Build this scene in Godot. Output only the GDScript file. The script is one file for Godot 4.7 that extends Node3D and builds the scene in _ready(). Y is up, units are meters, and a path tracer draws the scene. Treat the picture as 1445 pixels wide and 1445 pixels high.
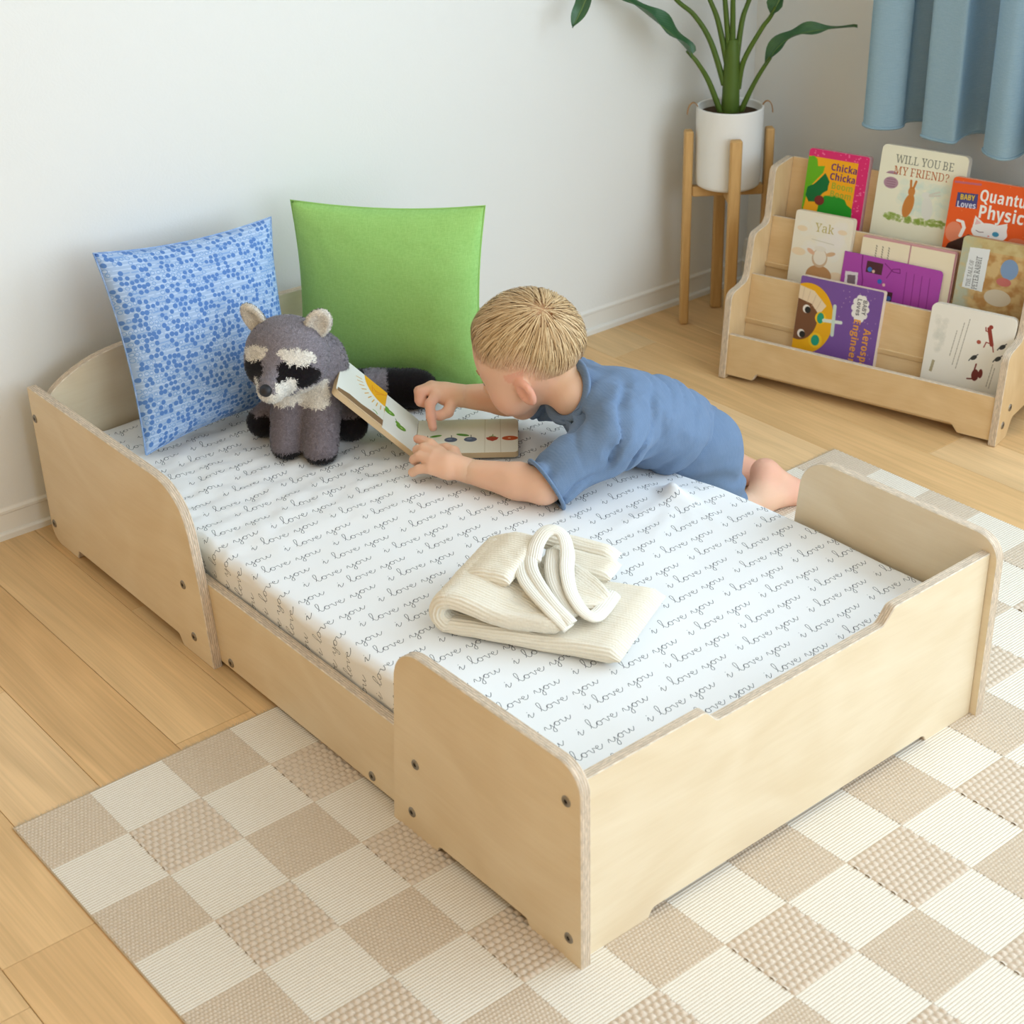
extends Node3D

# ---------------------------------------------------------------- camera, light, order of work
const CAM_POS := Vector3(-0.93484, 1.38789, 1.04987)
const T := 0.015            # plywood thickness
const BW := 0.76            # bed width
const BED_L := 1.359

func _ready() -> void:
	var cam := Camera3D.new()
	cam.name = "camera"
	cam.projection = Camera3D.PROJECTION_PERSPECTIVE
	cam.fov = 34.6757
	cam.near = 0.05
	cam.far = 60.0
	add_child(cam)
	cam.transform = Transform3D(Basis(Vector3.UP, -0.680546) * Basis(Vector3.RIGHT, -0.505124) * Basis(Vector3.BACK, -0.027708), CAM_POS)
	cam.current = true
	var lens := CameraAttributesPhysical.new()
	lens.frustum_focal_length = 38.44
	lens.frustum_focus_distance = 2.45
	lens.exposure_aperture = 5.6
	lens.frustum_near = 0.05
	lens.frustum_far = 60.0
	cam.attributes = lens

	var env := Environment.new()
	env.background_mode = Environment.BG_SKY
	var sky := Sky.new()
	var sm := ProceduralSkyMaterial.new()
	sm.sky_top_color = Color(0.80, 0.88, 1.0)
	sm.sky_horizon_color = Color(0.95, 0.97, 1.0)
	sm.ground_bottom_color = Color(0.55, 0.55, 0.52)
	sm.ground_horizon_color = Color(0.80, 0.80, 0.78)
	sm.sky_energy_multiplier = 0.9
	sm.ground_energy_multiplier = 0.5
	sky.sky_material = sm
	env.sky = sky
	env.tonemap_mode = Environment.TONE_MAPPER_LINEAR
	env.tonemap_exposure = 0.9
	env.sdfgi_enabled = true
	env.ssao_enabled = true
	env.ssil_enabled = true
	var we := WorldEnvironment.new()
	we.name = "world_environment"
	we.environment = env
	add_child(we)

	# daylight: a wide window in the right wall, another one behind and to the right of the camera
	window_light("daylight_window_right", Vector3(WX + 0.02, 1.36, 0.76), Vector3(-1, 0, 0), Vector2(2.9, 1.62), 6.9, Color(0.84, 0.93, 1.0))
	window_light("daylight_window_front", Vector3(0.50, 1.40, WF + 0.02), Vector3(0, 0, -1), Vector2(2.3, 1.62), 5.5, Color(0.86, 0.94, 1.0))

	make_textures()
	make_room()
	make_rug()
	make_bed()
	make_mattress()
	make_pillows()
	make_shelf()
	make_plant()
	make_curtain()
	make_raccoon()
	make_open_book()
	make_cardigan()
	make_person()

func window_light(called: String, at: Vector3, dir: Vector3, size: Vector2, energy: float, color: Color) -> void:
	var l := AreaLight3D.new()
	l.name = called
	l.area_size = size
	l.light_energy = energy
	l.light_color = color
	l.area_range = 30.0
	l.area_attenuation = 2.0
	l.shadow_enabled = true
	l.area_normalize_energy = true
	add_child(l)
	l.transform = Transform3D(Basis.looking_at(dir, Vector3.UP), at)

# ---------------------------------------------------------------- naming
var used := {}
func numbered(called: String) -> String:
	if used.has(called):
		used[called] += 1
		return "%s_%03d" % [called, used[called]]
	used[called] = 0
	return called

func tag(o: Node, label: String, category: String, group := "") -> void:
	o.set_meta("label", label)
	o.set_meta("category", category)
	if group != "":
		o.set_meta("group", group)

func thing(called: String, label: String, category: String, xf := Transform3D.IDENTITY, group := "") -> Node3D:
	var o := Node3D.new()
	o.name = numbered(called)
	add_child(o)
	o.transform = xf
	tag(o, label, category, group)
	return o

func part(called: String, mesh: Mesh, mat, parent: Node, xf := Transform3D.IDENTITY) -> MeshInstance3D:
	var o := MeshInstance3D.new()
	o.name = numbered(called) if parent == self else called
	o.mesh = mesh
	if mat is Array:
		for i in mesh.get_surface_count():
			o.set_surface_override_material(i, mat[mini(i, mat.size() - 1)])
	elif mat != null:
		o.material_override = mat
	parent.add_child(o, true)
	o.transform = xf
	return o

func struct(called: String, mesh: Mesh, mat, xf := Transform3D.IDENTITY) -> MeshInstance3D:
	var o := part(called, mesh, mat, self, xf)
	o.set_meta("kind", "structure")
	return o

# ---------------------------------------------------------------- mesh building
class MB:
	var v := PackedVector3Array()
	var n := PackedVector3Array()
	var uv := PackedVector2Array()
	var col := PackedColorArray()
	var idx := PackedInt32Array()
	var use_col := false
	func vert(p: Vector3, nn: Vector3, u := Vector2.ZERO, c := Color.WHITE) -> int:
		v.append(p); n.append(nn); uv.append(u); col.append(c)
		return v.size() - 1
	func tri(a: Vector3, b: Vector3, c: Vector3, ua := Vector2.ZERO, ub := Vector2.ZERO, uc := Vector2.ZERO) -> void:
		# counter-clockwise seen from outside
		var nn := (b - a).cross(c - a).normalized()
		var i := vert(a, nn, ua)
		vert(c, nn, uc); vert(b, nn, ub)
		idx.append(i); idx.append(i + 1); idx.append(i + 2)
	func quad(a: Vector3, b: Vector3, c: Vector3, d: Vector3, ua := Vector2.ZERO, ub := Vector2(1, 0), uc := Vector2(1, 1), ud := Vector2(0, 1)) -> void:
		var nn := (c - a).cross(d - b).normalized()
		var i := vert(a, nn, ua)
		vert(b, nn, ub); vert(c, nn, uc); vert(d, nn, ud)
		for k in [0, 2, 1, 0, 3, 2]:
			idx.append(i + k)
	func itri(a: int, b: int, c: int) -> void:
		idx.append(a); idx.append(c); idx.append(b)
	func smooth(from := 0) -> void:
		# area-weighted normals for all vertices from index 'from' on
		for i in range(from, v.size()):
			n[i] = Vector3.ZERO
		var k := 0
		while k < idx.size():
			var a := idx[k]; var b := idx[k + 1]; var c := idx[k + 2]
			if a >= from:
				var f := (v[c] - v[a]).cross(v[b] - v[a])
				n[a] += f; n[b] += f; n[c] += f
			k += 3
		for i in range(from, v.size()):
			n[i] = n[i].normalized() if n[i].length_squared() > 1e-20 else Vector3.UP
	func arrays() -> Array:
		var a := []
		a.resize(Mesh.ARRAY_MAX)
		a[Mesh.ARRAY_VERTEX] = v
		a[Mesh.ARRAY_NORMAL] = n
		a[Mesh.ARRAY_TEX_UV] = uv
		if use_col:
			a[Mesh.ARRAY_COLOR] = col
		a[Mesh.ARRAY_INDEX] = idx
		return a
	func mesh() -> ArrayMesh:
		var m := ArrayMesh.new()
		m.add_surface_from_arrays(Mesh.PRIMITIVE_TRIANGLES, arrays())
		return m
	func box(c: Vector3, s: Vector3, b := 0.0, xf := Transform3D.IDENTITY, uvs := 1.0) -> void:
		# chamfered box: centre, size, chamfer
		var h := s * 0.5
		for ax in 3:
			var bx := (ax + 1) % 3
			var cx := (ax + 2) % 3
			for sg in [-1.0, 1.0]:
				var P := []
				var UVS := []
				for q in [[-1, -1], [1, -1], [1, 1], [-1, 1]]:
					var p := Vector3.ZERO
					p[ax] = h[ax] * sg
					p[bx] = (h[bx] - b) * q[0]
					p[cx] = (h[cx] - b) * q[1]
					P.append(xf * (c + p))
					if ax == 0: UVS.append(Vector2(p.z, p.y) * uvs)
					elif ax == 1: UVS.append(Vector2(p.x, p.z) * uvs)
					else: UVS.append(Vector2(p.x, p.y) * uvs)
				if sg > 0: quad(P[0], P[1], P[2], P[3], UVS[0], UVS[1], UVS[2], UVS[3])
				else: quad(P[3], P[2], P[1], P[0], UVS[3], UVS[2], UVS[1], UVS[0])
		if b <= 0.0: return
		for ax in 3:
			var bx := (ax + 1) % 3
			var cx := (ax + 2) % 3
			for sb in [-1.0, 1.0]:
				for sc in [-1.0, 1.0]:
					var e := []
					for q in [[-1, 0], [1, 0], [1, 1], [-1, 1]]:
						var p := Vector3.ZERO
						p[ax] = (h[ax] - b) * q[0]
						p[bx] = (h[bx] - (b if q[1] == 1 else 0.0)) * sb
						p[cx] = (h[cx] - (0.0 if q[1] == 1 else b)) * sc
						e.append(xf * (c + p))
					var u0 := Vector2(0, 0)
					if sb * sc > 0: quad(e[0], e[1], e[2], e[3], u0, u0, u0, u0)
					else: quad(e[3], e[2], e[1], e[0], u0, u0, u0, u0)
		for sx in [-1.0, 1.0]:
			for sy in [-1.0, 1.0]:
				for sz in [-1.0, 1.0]:
					var p0 := xf * (c + Vector3(h.x * sx, (h.y - b) * sy, (h.z - b) * sz))
					var p1 := xf * (c + Vector3((h.x - b) * sx, h.y * sy, (h.z - b) * sz))
					var p2 := xf * (c + Vector3((h.x - b) * sx, (h.y - b) * sy, h.z * sz))
					if sx * sy * sz > 0: tri(p0, p1, p2)
					else: tri(p0, p2, p1)
	func grid(nu: int, nv: int, f: Callable, flip := false) -> int:
		# f(iu, iv) -> [Vector3, Vector2]; (nu+1) x (nv+1) vertices
		var base := v.size()
		for j in nv + 1:
			for i in nu + 1:
				var r = f.call(i, j)
				vert(r[0], Vector3.UP, r[1], r[2] if r.size() > 2 else Color.WHITE)
		for j in nv:
			for i in nu:
				var a := base + j * (nu + 1) + i
				var b := a + 1
				var c := a + nu + 2
				var d := a + nu + 1
				if flip:
					itri(a, c, b); itri(a, d, c)
				else:
					itri(a, b, c); itri(a, c, d)
		return base
	func tube(pts: Array, radii: Array, segs := 10, flat := 1.0, side := Vector3.ZERO, cap := true, uvl := 1.0) -> void:
		# swept tube; flat < 1 squashes it across 'side'
		var base := v.size()
		var n_p := pts.size()
		var prev := side
		var L := 0.0
		for k in n_p:
			var tan: Vector3 = (pts[mini(k + 1, n_p - 1)] - pts[maxi(k - 1, 0)]).normalized()
			if prev == Vector3.ZERO:
				prev = tan.cross(Vector3.UP if absf(tan.y) < 0.9 else Vector3.RIGHT)
			var s := (prev - tan * prev.dot(tan)).normalized()
			if side == Vector3.ZERO: prev = s
			var w := tan.cross(s)
			if k > 0: L += (pts[k] - pts[k - 1]).length()
			var r: float = radii[mini(k, radii.size() - 1)]
			for q in segs + 1:
				var a := TAU * q / segs
				vert(pts[k] + s * cos(a) * r + w * sin(a) * r * flat, Vector3.UP, Vector2(float(q) / segs, L * uvl))
		for k in n_p - 1:
			for q in segs:
				var a := base + k * (segs + 1) + q
				itri(a, a + 1, a + segs + 2); itri(a, a + segs + 2, a + segs + 1)
		if cap:
			for e in [0, n_p - 1]:
				var ci := vert(pts[e], Vector3.UP, Vector2(0.5, 0))
				for q in segs:
					var a: int = base + e * (segs + 1) + q
					if e == 0: itri(ci, a + 1, a)
					else: itri(ci, a, a + 1)
		smooth(base)
		# weld the seam normals
		for k in n_p:
			var a := base + k * (segs + 1)
			var nn := (n[a] + n[a + segs]).normalized()
			n[a] = nn; n[a + segs] = nn
	func lathe(prof: Array, segs := 32, c := Vector3.ZERO) -> void:
		# prof: [r, y] from bottom to top on the outside
		var base := v.size()
		var L := 0.0
		for k in prof.size():
			if k > 0: L += Vector2(prof[k][0] - prof[k - 1][0], prof[k][1] - prof[k - 1][1]).length()
			for q in segs + 1:
				var a := TAU * q / segs
				vert(c + Vector3(cos(a) * prof[k][0], prof[k][1], -sin(a) * prof[k][0]), Vector3.UP, Vector2(float(q) / segs, L))
		for k in prof.size() - 1:
			for q in segs:
				var a := base + k * (segs + 1) + q
				itri(a, a + 1, a + segs + 2); itri(a, a + segs + 2, a + segs + 1)
		smooth(base)
		for k in prof.size():
			var a := base + k * (segs + 1)
			var nn := (n[a] + n[a + segs]).normalized()
			n[a] = nn; n[a + segs] = nn

func rounded(poly: Array, seg := 6) -> PackedVector2Array:
	# poly: [x, y, radius] corners -> outline with arcs
	var out := PackedVector2Array()
	var n := poly.size()
	for i in n:
		var p := Vector2(poly[i][0], poly[i][1])
		var r: float = poly[i][2] if poly[i].size() > 2 else 0.0
		if r <= 0.0:
			out.append(p); continue
		var a := Vector2(poly[(i + n - 1) % n][0], poly[(i + n - 1) % n][1])
		var b := Vector2(poly[(i + 1) % n][0], poly[(i + 1) % n][1])
		var da := (a - p).normalized()
		var db := (b - p).normalized()
		var half := acos(clampf(da.dot(db), -1, 1)) * 0.5
		var d := minf(r / tan(half), minf((a - p).length(), (b - p).length()) * 0.49)
		var rr := d * tan(half)
		var c := p + (da + db).normalized() * (rr / sin(half))
		var a0 := (p + da * d - c).angle()
		var a1 := (p + db * d - c).angle()
		var dl := wrapf(a1 - a0, -PI, PI)
		for k in seg + 1:
			var t := a0 + dl * k / seg
			out.append(c + Vector2(cos(t), sin(t)) * rr)
	return out

func extrude(poly: PackedVector2Array, th: float, bev := 0.0012, turn_grain := false, uv_off := Vector2.ZERO) -> ArrayMesh:
	# outline in xy, thickness along +z from 0 to th; surface 0 = faces, surface 1 = edge band (u along, v across)
	if Geometry2D.is_polygon_clockwise(poly):
		poly = poly.duplicate(); poly.reverse()
	var n := poly.size()
	var inner := PackedVector2Array()
	var en := []
	for i in n:
		var e := (poly[(i + 1) % n] - poly[i])
		en.append(Vector2(e.y, -e.x).normalized())
	var vn := []
	for i in n:
		var m: Vector2 = (en[(i + n - 1) % n] + en[i])
		m = m / maxf(m.length_squared() * 0.5, 0.4)
		vn.append(m)
		inner.append(poly[i] - m * bev)
	var tris := Geometry2D.triangulate_polygon(inner)
	var A := MB.new()
	var B := MB.new()
	for sg in [0, 1]:
		var z := th if sg == 1 else 0.0
		var base := A.v.size()
		for p in inner:
			var u: Vector2 = Vector2(p.y, p.x) if turn_grain else p
			A.vert(Vector3(p.x, p.y, z), Vector3(0, 0, 1 if sg == 1 else -1), u + uv_off)
		var k := 0
		while k < tris.size():
			var a := tris[k]; var b := tris[k + 1]; var c := tris[k + 2]
			var ccw := (inner[b] - inner[a]).cross(inner[c] - inner[a]) > 0
			if ccw == (sg == 1): A.itri(base + a, base + b, base + c)
			else: A.itri(base + a, base + c, base + b)
			k += 3
	var L := 0.0
	for i in n:
		var j := (i + 1) % n
		var l := (poly[j] - poly[i]).length()
		var na: Vector2 = en[i]
		var nb: Vector2 = en[i]
		if en[(i + n - 1) % n].dot(en[i]) > 0.82: na = vn[i].normalized()
		if en[j].dot(en[i]) > 0.82: nb = vn[j].normalized()
		var rows := [[inner[i], inner[j], 0.0, -0.7, 0.0], [poly[i], poly[j], bev, -0.2, bev / th], [poly[i], poly[j], th - bev, 0.2, 1.0 - bev / th], [inner[i], inner[j], th, 0.7, 1.0]]
		for r in 3:
			var q0: Array = rows[r]
			var q1: Array = rows[r + 1]
			var b0 := B.v.size()
			var nz := [0.0, 0.0]
			if r == 0: nz = [-0.8, -0.6]
			elif r == 2: nz = [0.6, 0.8]
			B.vert(Vector3(q0[0].x, q0[0].y, q0[2]), Vector3(na.x, na.y, nz[0]).normalized(), Vector2(L, q0[4]))
			B.vert(Vector3(q0[1].x, q0[1].y, q0[2]), Vector3(nb.x, nb.y, nz[0]).normalized(), Vector2(L + l, q0[4]))
			B.vert(Vector3(q1[1].x, q1[1].y, q1[2]), Vector3(nb.x, nb.y, nz[1]).normalized(), Vector2(L + l, q1[4]))
			B.vert(Vector3(q1[0].x, q1[0].y, q1[2]), Vector3(na.x, na.y, nz[1]).normalized(), Vector2(L, q1[4]))
			B.itri(b0, b0 + 1, b0 + 2); B.itri(b0, b0 + 2, b0 + 3)
		L += l
	var m := A.mesh()
	m.add_surface_from_arrays(Mesh.PRIMITIVE_TRIANGLES, B.arrays())
	return m

func smooth_path(pts: Array, sub := 6) -> Array:
	# Catmull-Rom through the points (Vector2 or Vector3)
	var out := []
	var n := pts.size()
	for i in n - 1:
		var p0 = pts[maxi(i - 1, 0)]
		var p1 = pts[i]
		var p2 = pts[i + 1]
		var p3 = pts[mini(i + 2, n - 1)]
		for k in sub:
			var t := float(k) / sub
			out.append(0.5 * ((2.0 * p1) + (p2 - p0) * t + (2.0 * p0 - 5.0 * p1 + 4.0 * p2 - p3) * t * t + (3.0 * p1 - p0 - 3.0 * p2 + p3) * t * t * t))
	out.append(pts[n - 1])
	return out

func lerp_list(vals: Array, n: int) -> Array:
	var out := []
	for i in n:
		var t := float(i) / (n - 1) * (vals.size() - 1)
		var k := mini(int(t), vals.size() - 2)
		out.append(lerpf(vals[k], vals[k + 1], t - k))
	return out


# ---------------------------------------------------------------- textures and materials
var M := {}

func std(c: Color, rough := 0.6, spec := 0.5) -> StandardMaterial3D:
	var m := StandardMaterial3D.new()
	m.albedo_color = c
	m.roughness = rough
	m.metallic_specular = spec
	return m

func tex_from(img: Image, mip := true) -> ImageTexture:
	if mip: img.generate_mipmaps()
	return ImageTexture.create_from_image(img)

func noise(seed_: int, freq: float, oct := 3) -> FastNoiseLite:
	var f := FastNoiseLite.new()
	f.seed = seed_
	f.noise_type = FastNoiseLite.TYPE_SIMPLEX_SMOOTH
	f.frequency = freq
	f.fractal_octaves = oct
	return f

func paint(w: int, h: int, f: Callable) -> Image:
	var img := Image.create(w, h, false, Image.FORMAT_RGB8)
	for y in h:
		for x in w:
			img.set_pixel(x, y, f.call(x, y))
	return img

func tileable(nz: FastNoiseLite, u: float, v: float, su: float, sv: float) -> float:
	# noise that wraps in both directions: u, v in 0..1
	var a := u * TAU
	var b := v * TAU
	return nz.get_noise_3d(cos(a) * su + 11.0, sin(a) * su + cos(b) * sv, sin(b) * sv + 5.0)

func wood_tex(base: Color, dark: Color, seed_: int, along: float, across: float, strength: float, fleck: float) -> Image:
	# grain runs along u
	var n1 := noise(seed_, 1.0, 4)
	var n2 := noise(seed_ + 7, 1.0, 3)
	var n3 := noise(seed_ + 13, 1.0, 2)
	return paint(384, 384, func(x, y):
		var u = x / 384.0
		var v = y / 384.0
		var g := tileable(n1, u, v, along, across)
		var cath := tileable(n2, u, v, along * 0.7, across * 0.32)
		var fine := tileable(n3, u, v, along * 3.0, across * 6.0)
		var hairs := tileable(n3, u, v, along * 2.0, across * 17.0)
		var k := clampf(0.35 + strength * (0.6 * g + 0.55 * sin(cath * 9.0) * 0.5) + fleck * (fine + 1.3 * hairs), 0.0, 1.0)
		return base.lerp(dark, k))

func textured(img: Image, scale: Vector2, rough := 0.6, spec := 0.5) -> StandardMaterial3D:
	var m := std(Color.WHITE, rough, spec)
	m.albedo_texture = tex_from(img)
	m.uv1_scale = Vector3(scale.x, scale.y, 1)
	m.texture_repeat = true
	return m

func bump(m: StandardMaterial3D, img: Image, strength: float) -> void:
	img.bump_map_to_normal_map(1.0)
	m.normal_enabled = true
	m.normal_texture = tex_from(img)
	m.normal_scale = strength

func make_textures() -> void:
	# birch plywood face and edge
	M.birch = textured(wood_tex(Color8(237, 219, 189), Color8(222, 199, 163), 3, 0.35, 1.1, 0.55, 0.10), Vector2(2.2, 2.2), 0.42, 0.45)
	M.birch2 = textured(wood_tex(Color8(234, 203, 157), Color8(213, 176, 125), 31, 0.35, 1.1, 0.55, 0.10), Vector2(3.0, 3.0), 0.45, 0.45)
	var en := noise(5, 1.0, 2)
	M.ply = textured(paint(256, 64, func(x, y):
		var t: float = y / 64.0 * 9.0
		var lay := int(t)
		var f: float = t - lay
		var c := Color8(238, 222, 200) if lay % 2 == 0 else Color8(222, 198, 170)
		if f < 0.14: c = Color8(176, 142, 116)
		var w := tileable(en, x / 256.0, lay / 9.0, 3.0, 4.0)
		return c.darkened(clampf(0.06 + 0.12 * w, 0, 0.3))), Vector2(4.0, 1.0), 0.6, 0.3)
	M.birch_far = M.birch2
	M.metal = std(Color8(150, 143, 132), 0.38, 0.5)
	M.metal.metallic = 0.85
	M.dark = std(Color8(40, 36, 33), 0.7, 0.3)
	# wall paint with a fine roller texture
	M.wall = std(Color8(240, 239, 235), 0.85, 0.25)
	var wn := noise(21, 1.0, 3)
	bump(M.wall, paint(256, 256, func(x, y):
		var g := 0.5 + 0.5 * tileable(wn, x / 256.0, y / 256.0, 7.0, 7.0)
		return Color(g, g, g)), 0.25)
	M.wall.uv1_triplanar = true
	M.wall.uv1_scale = Vector3(5, 5, 5)
	M.wall_warm = std(Color8(236, 192, 136), 0.7, 0.3)
	M.trim = std(Color8(243, 240, 233), 0.45, 0.4)
	M.ceiling = std(Color8(242, 241, 238), 0.9, 0.2)
	# oak boards: six tones
	M.boards = []
	for k in 6:
		var tone: Color = [Color8(238, 195, 138), Color8(234, 188, 129), Color8(241, 200, 146), Color8(232, 186, 127), Color8(236, 192, 134), Color8(242, 201, 145)][k]
		var m := textured(wood_tex(tone.lightened(0.05), tone.darkened(0.13), 51 + k * 17, 0.28, 0.8, 0.6, 0.22), Vector2(0.9, 3.2), 0.42, 0.4)
		M.boards.append(m)
	M.joint = std(Color8(120, 92, 62), 0.8, 0.2)


# ---------------------------------------------------------------- the room
const WX := 1.76      # right wall (inside face)
const WL := -1.75
const WB := -1.417    # wall behind the headboard
const WF := 3.1
const CH := 2.5
const ROOM_TURN := 0.0125

func wall_panel(called: String, boxes: Array) -> MeshInstance3D:
	var b := MB.new()
	for q in boxes:
		var lo: Vector3 = q[0]
		var hi: Vector3 = q[1]
		b.box((lo + hi) * 0.5, hi - lo)
	return struct(called, b.mesh(), M.wall)

func make_room() -> void:
	var b := MB.new()
	# sub-floor below the boards
	b.box(Vector3((WL + WX) * 0.5, -0.065, (WB + WF) * 0.5), Vector3(WX - WL + 0.3, 0.09, WF - WB + 0.3))
	var fl := struct("floor", b.mesh(), M.joint)
	# boards run along z, 124.4 mm wide
	var bw := 0.1244
	var rng := RandomNumberGenerator.new()
	rng.seed = 4
	var lens := [0.62, 0.81, 0.97, 1.22]
	var meshes := []
	for k in 4:
		for var_ in 3:
			var mb := MB.new()
			mb.box(Vector3.ZERO, Vector3(lens[k] - 0.0007, 0.02, bw - 0.0007), 0.0006)
			for q in mb.uv.size():
				mb.uv[q] += Vector2(0.31 * var_, 0.2 * var_ + 0.13 * k)
			meshes.append(mb.mesh())
	var x0 := -0.137 - bw * 28.0 + bw * 0.5
	for i in 46:
		var x := x0 + bw * i
		if x - bw * 0.5 > WX: break
		var z := WB - 0.02 - rng.randf() * 0.7
		if i == 26: z = -0.985 - 0.62
		while z < WF:
			var k := rng.randi() % 4
			if i == 26 and z < -1.2: k = 0
			var o := part("floor_board", meshes[k * 3 + rng.randi() % 3], M.boards[rng.randi() % 6], fl, Transform3D(Basis(Vector3.UP, -PI * 0.5), Vector3(x, -0.01, z + lens[k] * 0.5)))
			z += lens[k]
	# walls with window openings
	var th := 0.14
	var w := wall_panel("wall_back", [[Vector3(WL - 0.2, -0.02, -th), Vector3(WX + 0.2, CH, 0)]])
	w.transform = Transform3D(Basis(Vector3.UP, -ROOM_TURN), Vector3(0, 0, WB))
	var wz0 := -0.75; var wz1 := 2.25; var wy0 := 0.56; var wy1 := 2.2
	wall_panel("wall_right", [[Vector3(WX, -0.02, WB - 0.05), Vector3(WX + th, CH, wz0)], [Vector3(WX, -0.02, wz1), Vector3(WX + th, CH, WF)],
		[Vector3(WX, -0.02, wz0), Vector3(WX + th, wy0, wz1)], [Vector3(WX, wy1, wz0), Vector3(WX + th, CH, wz1)]])
	var far_wall := wall_panel("wall_left", [[Vector3(WL - th, -0.02, WB - 0.1), Vector3(WL, CH, WF)]])
	far_wall.material_override = M.wall_warm
	var fx0 := -0.7; var fx1 := 1.7
	wall_panel("wall_front", [[Vector3(WL - th, -0.02, WF), Vector3(fx0, CH, WF + th)], [Vector3(fx1, -0.02, WF), Vector3(WX + th, CH, WF + th)],
		[Vector3(fx0, -0.02, WF), Vector3(fx1, wy0, WF + th)], [Vector3(fx0, wy1, WF), Vector3(fx1, CH, WF + th)]])
	var cb := MB.new()
	cb.box(Vector3((WL + WX) * 0.5, CH + 0.05, (WB + WF) * 0.5), Vector3(WX - WL + 0.4, 0.1, WF - WB + 0.4))
	struct("ceiling", cb.mesh(), M.ceiling)
	# windows: frame bars and panes
	window_unit("window_1", Transform3D(Basis(Vector3.UP, -PI * 0.5), Vector3(WX + 0.07, (wy0 + wy1) * 0.5, (wz0 + wz1) * 0.5)), wz1 - wz0, wy1 - wy0)
	window_unit("window_2", Transform3D(Basis(Vector3.UP, PI), Vector3((fx0 + fx1) * 0.5, (wy0 + wy1) * 0.5, WF + 0.07)), fx1 - fx0, wy1 - wy0)
	# baseboards: moulded profile [out, y]
	var prof := [[0.0, 0.0], [0.019, 0.0], [0.019, 0.010], [0.0165, 0.0125], [0.013, 0.0135], [0.013, 0.045], [0.0155, 0.0475], [0.0155, 0.052], [0.012, 0.056], [0.0105, 0.062], [0.0105, 0.086], [0.008, 0.092], [0.006, 0.099], [0.002, 0.103], [0.0, 0.103]]
	baseboard("baseboard_back", prof, Vector3(WL - 0.1, 0, WB - 0.0115), Vector3(WX + 0.1, 0, WB - 0.0115), ROOM_TURN)
	baseboard("baseboard_right", prof, Vector3(WX, 0, WB - 0.05), Vector3(WX, 0, WF), 0.0)
	baseboard("baseboard_left", prof, Vector3(WL, 0, WF), Vector3(WL, 0, WB - 0.05), 0.0)

func baseboard(called: String, prof: Array, a: Vector3, b: Vector3, turn: float) -> void:
	var mb := MB.new()
	var dir := (b - a).normalized()
	var out := Vector3(-dir.z, 0, dir.x)
	for k in prof.size() - 1:
		var p0 = out * prof[k][0] + Vector3.UP * prof[k][1]
		var p1 = out * prof[k + 1][0] + Vector3.UP * prof[k + 1][1]
		mb.quad(a + p0, b + p0, b + p1, a + p1)
	var o := struct(called, mb.mesh(), M.trim)
	if turn != 0.0:
		o.transform = Transform3D(Basis(Vector3.UP, -turn), Vector3(0, 0, WB) - Basis(Vector3.UP, -turn) * Vector3(0, 0, WB))

func window_unit(called: String, xf: Transform3D, w: float, h: float) -> void:
	# local: x along, y up, z into the room
	var b := MB.new()
	var f := 0.05
	b.box(Vector3(0, h * 0.5 - f * 0.5, 0), Vector3(w, f, 0.06), 0.003)
	b.box(Vector3(0, -h * 0.5 + f * 0.5, 0), Vector3(w, f, 0.06), 0.003)
	for s in [-1, 0, 1]:
		b.box(Vector3(s * (w * 0.5 - f * 0.5), 0, 0), Vector3(f if s != 0 else 0.045, h - 2 * f, 0.06), 0.003)
	var o := struct(called, b.mesh(), M.trim, xf)
	var g := std(Color(0.95, 0.97, 0.97, 0.06), 0.02, 0.5)
	g.transparency = BaseMaterial3D.TRANSPARENCY_ALPHA
	for s in [-1, 1]:
		var p := MB.new()
		p.box(Vector3(s * w * 0.25, 0, 0), Vector3(w * 0.5 - f, h - 2 * f, 0.006))
		part("pane", p.mesh(), g, o)

# ---------------------------------------------------------------- the rug
func weave_cell(n: int, sub: int, height: float, brick: bool, cell: float, wide := 1.0) -> ArrayMesh:
	# one square of cloth: n rows of raised loops, each loop a small dome of its own
	var b := MB.new()
	var rows := n
	var cols := int(round(n / wide))
	var N := rows * sub
	var Mx := cols * sub
	b.grid(Mx, N, func(i, j):
		var u := float(i) / Mx * cols
		var w := float(j) / N * rows
		var row := mini(int(w), rows - 1)
		var uu := u + (0.5 if brick and row % 2 == 1 else 0.0)
		var h := pow(absf(sin(PI * w)), 0.6)
		var a := pow(absf(sin(PI * uu)), 0.6) if brick else 0.75 + 0.25 * cos(TAU * uu)
		return [Vector3(float(i) / Mx * cell, height * h * a, float(j) / N * cell), Vector2(float(i) / Mx, float(j) / N)], true)
	b.smooth()
	return b.mesh()

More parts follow.
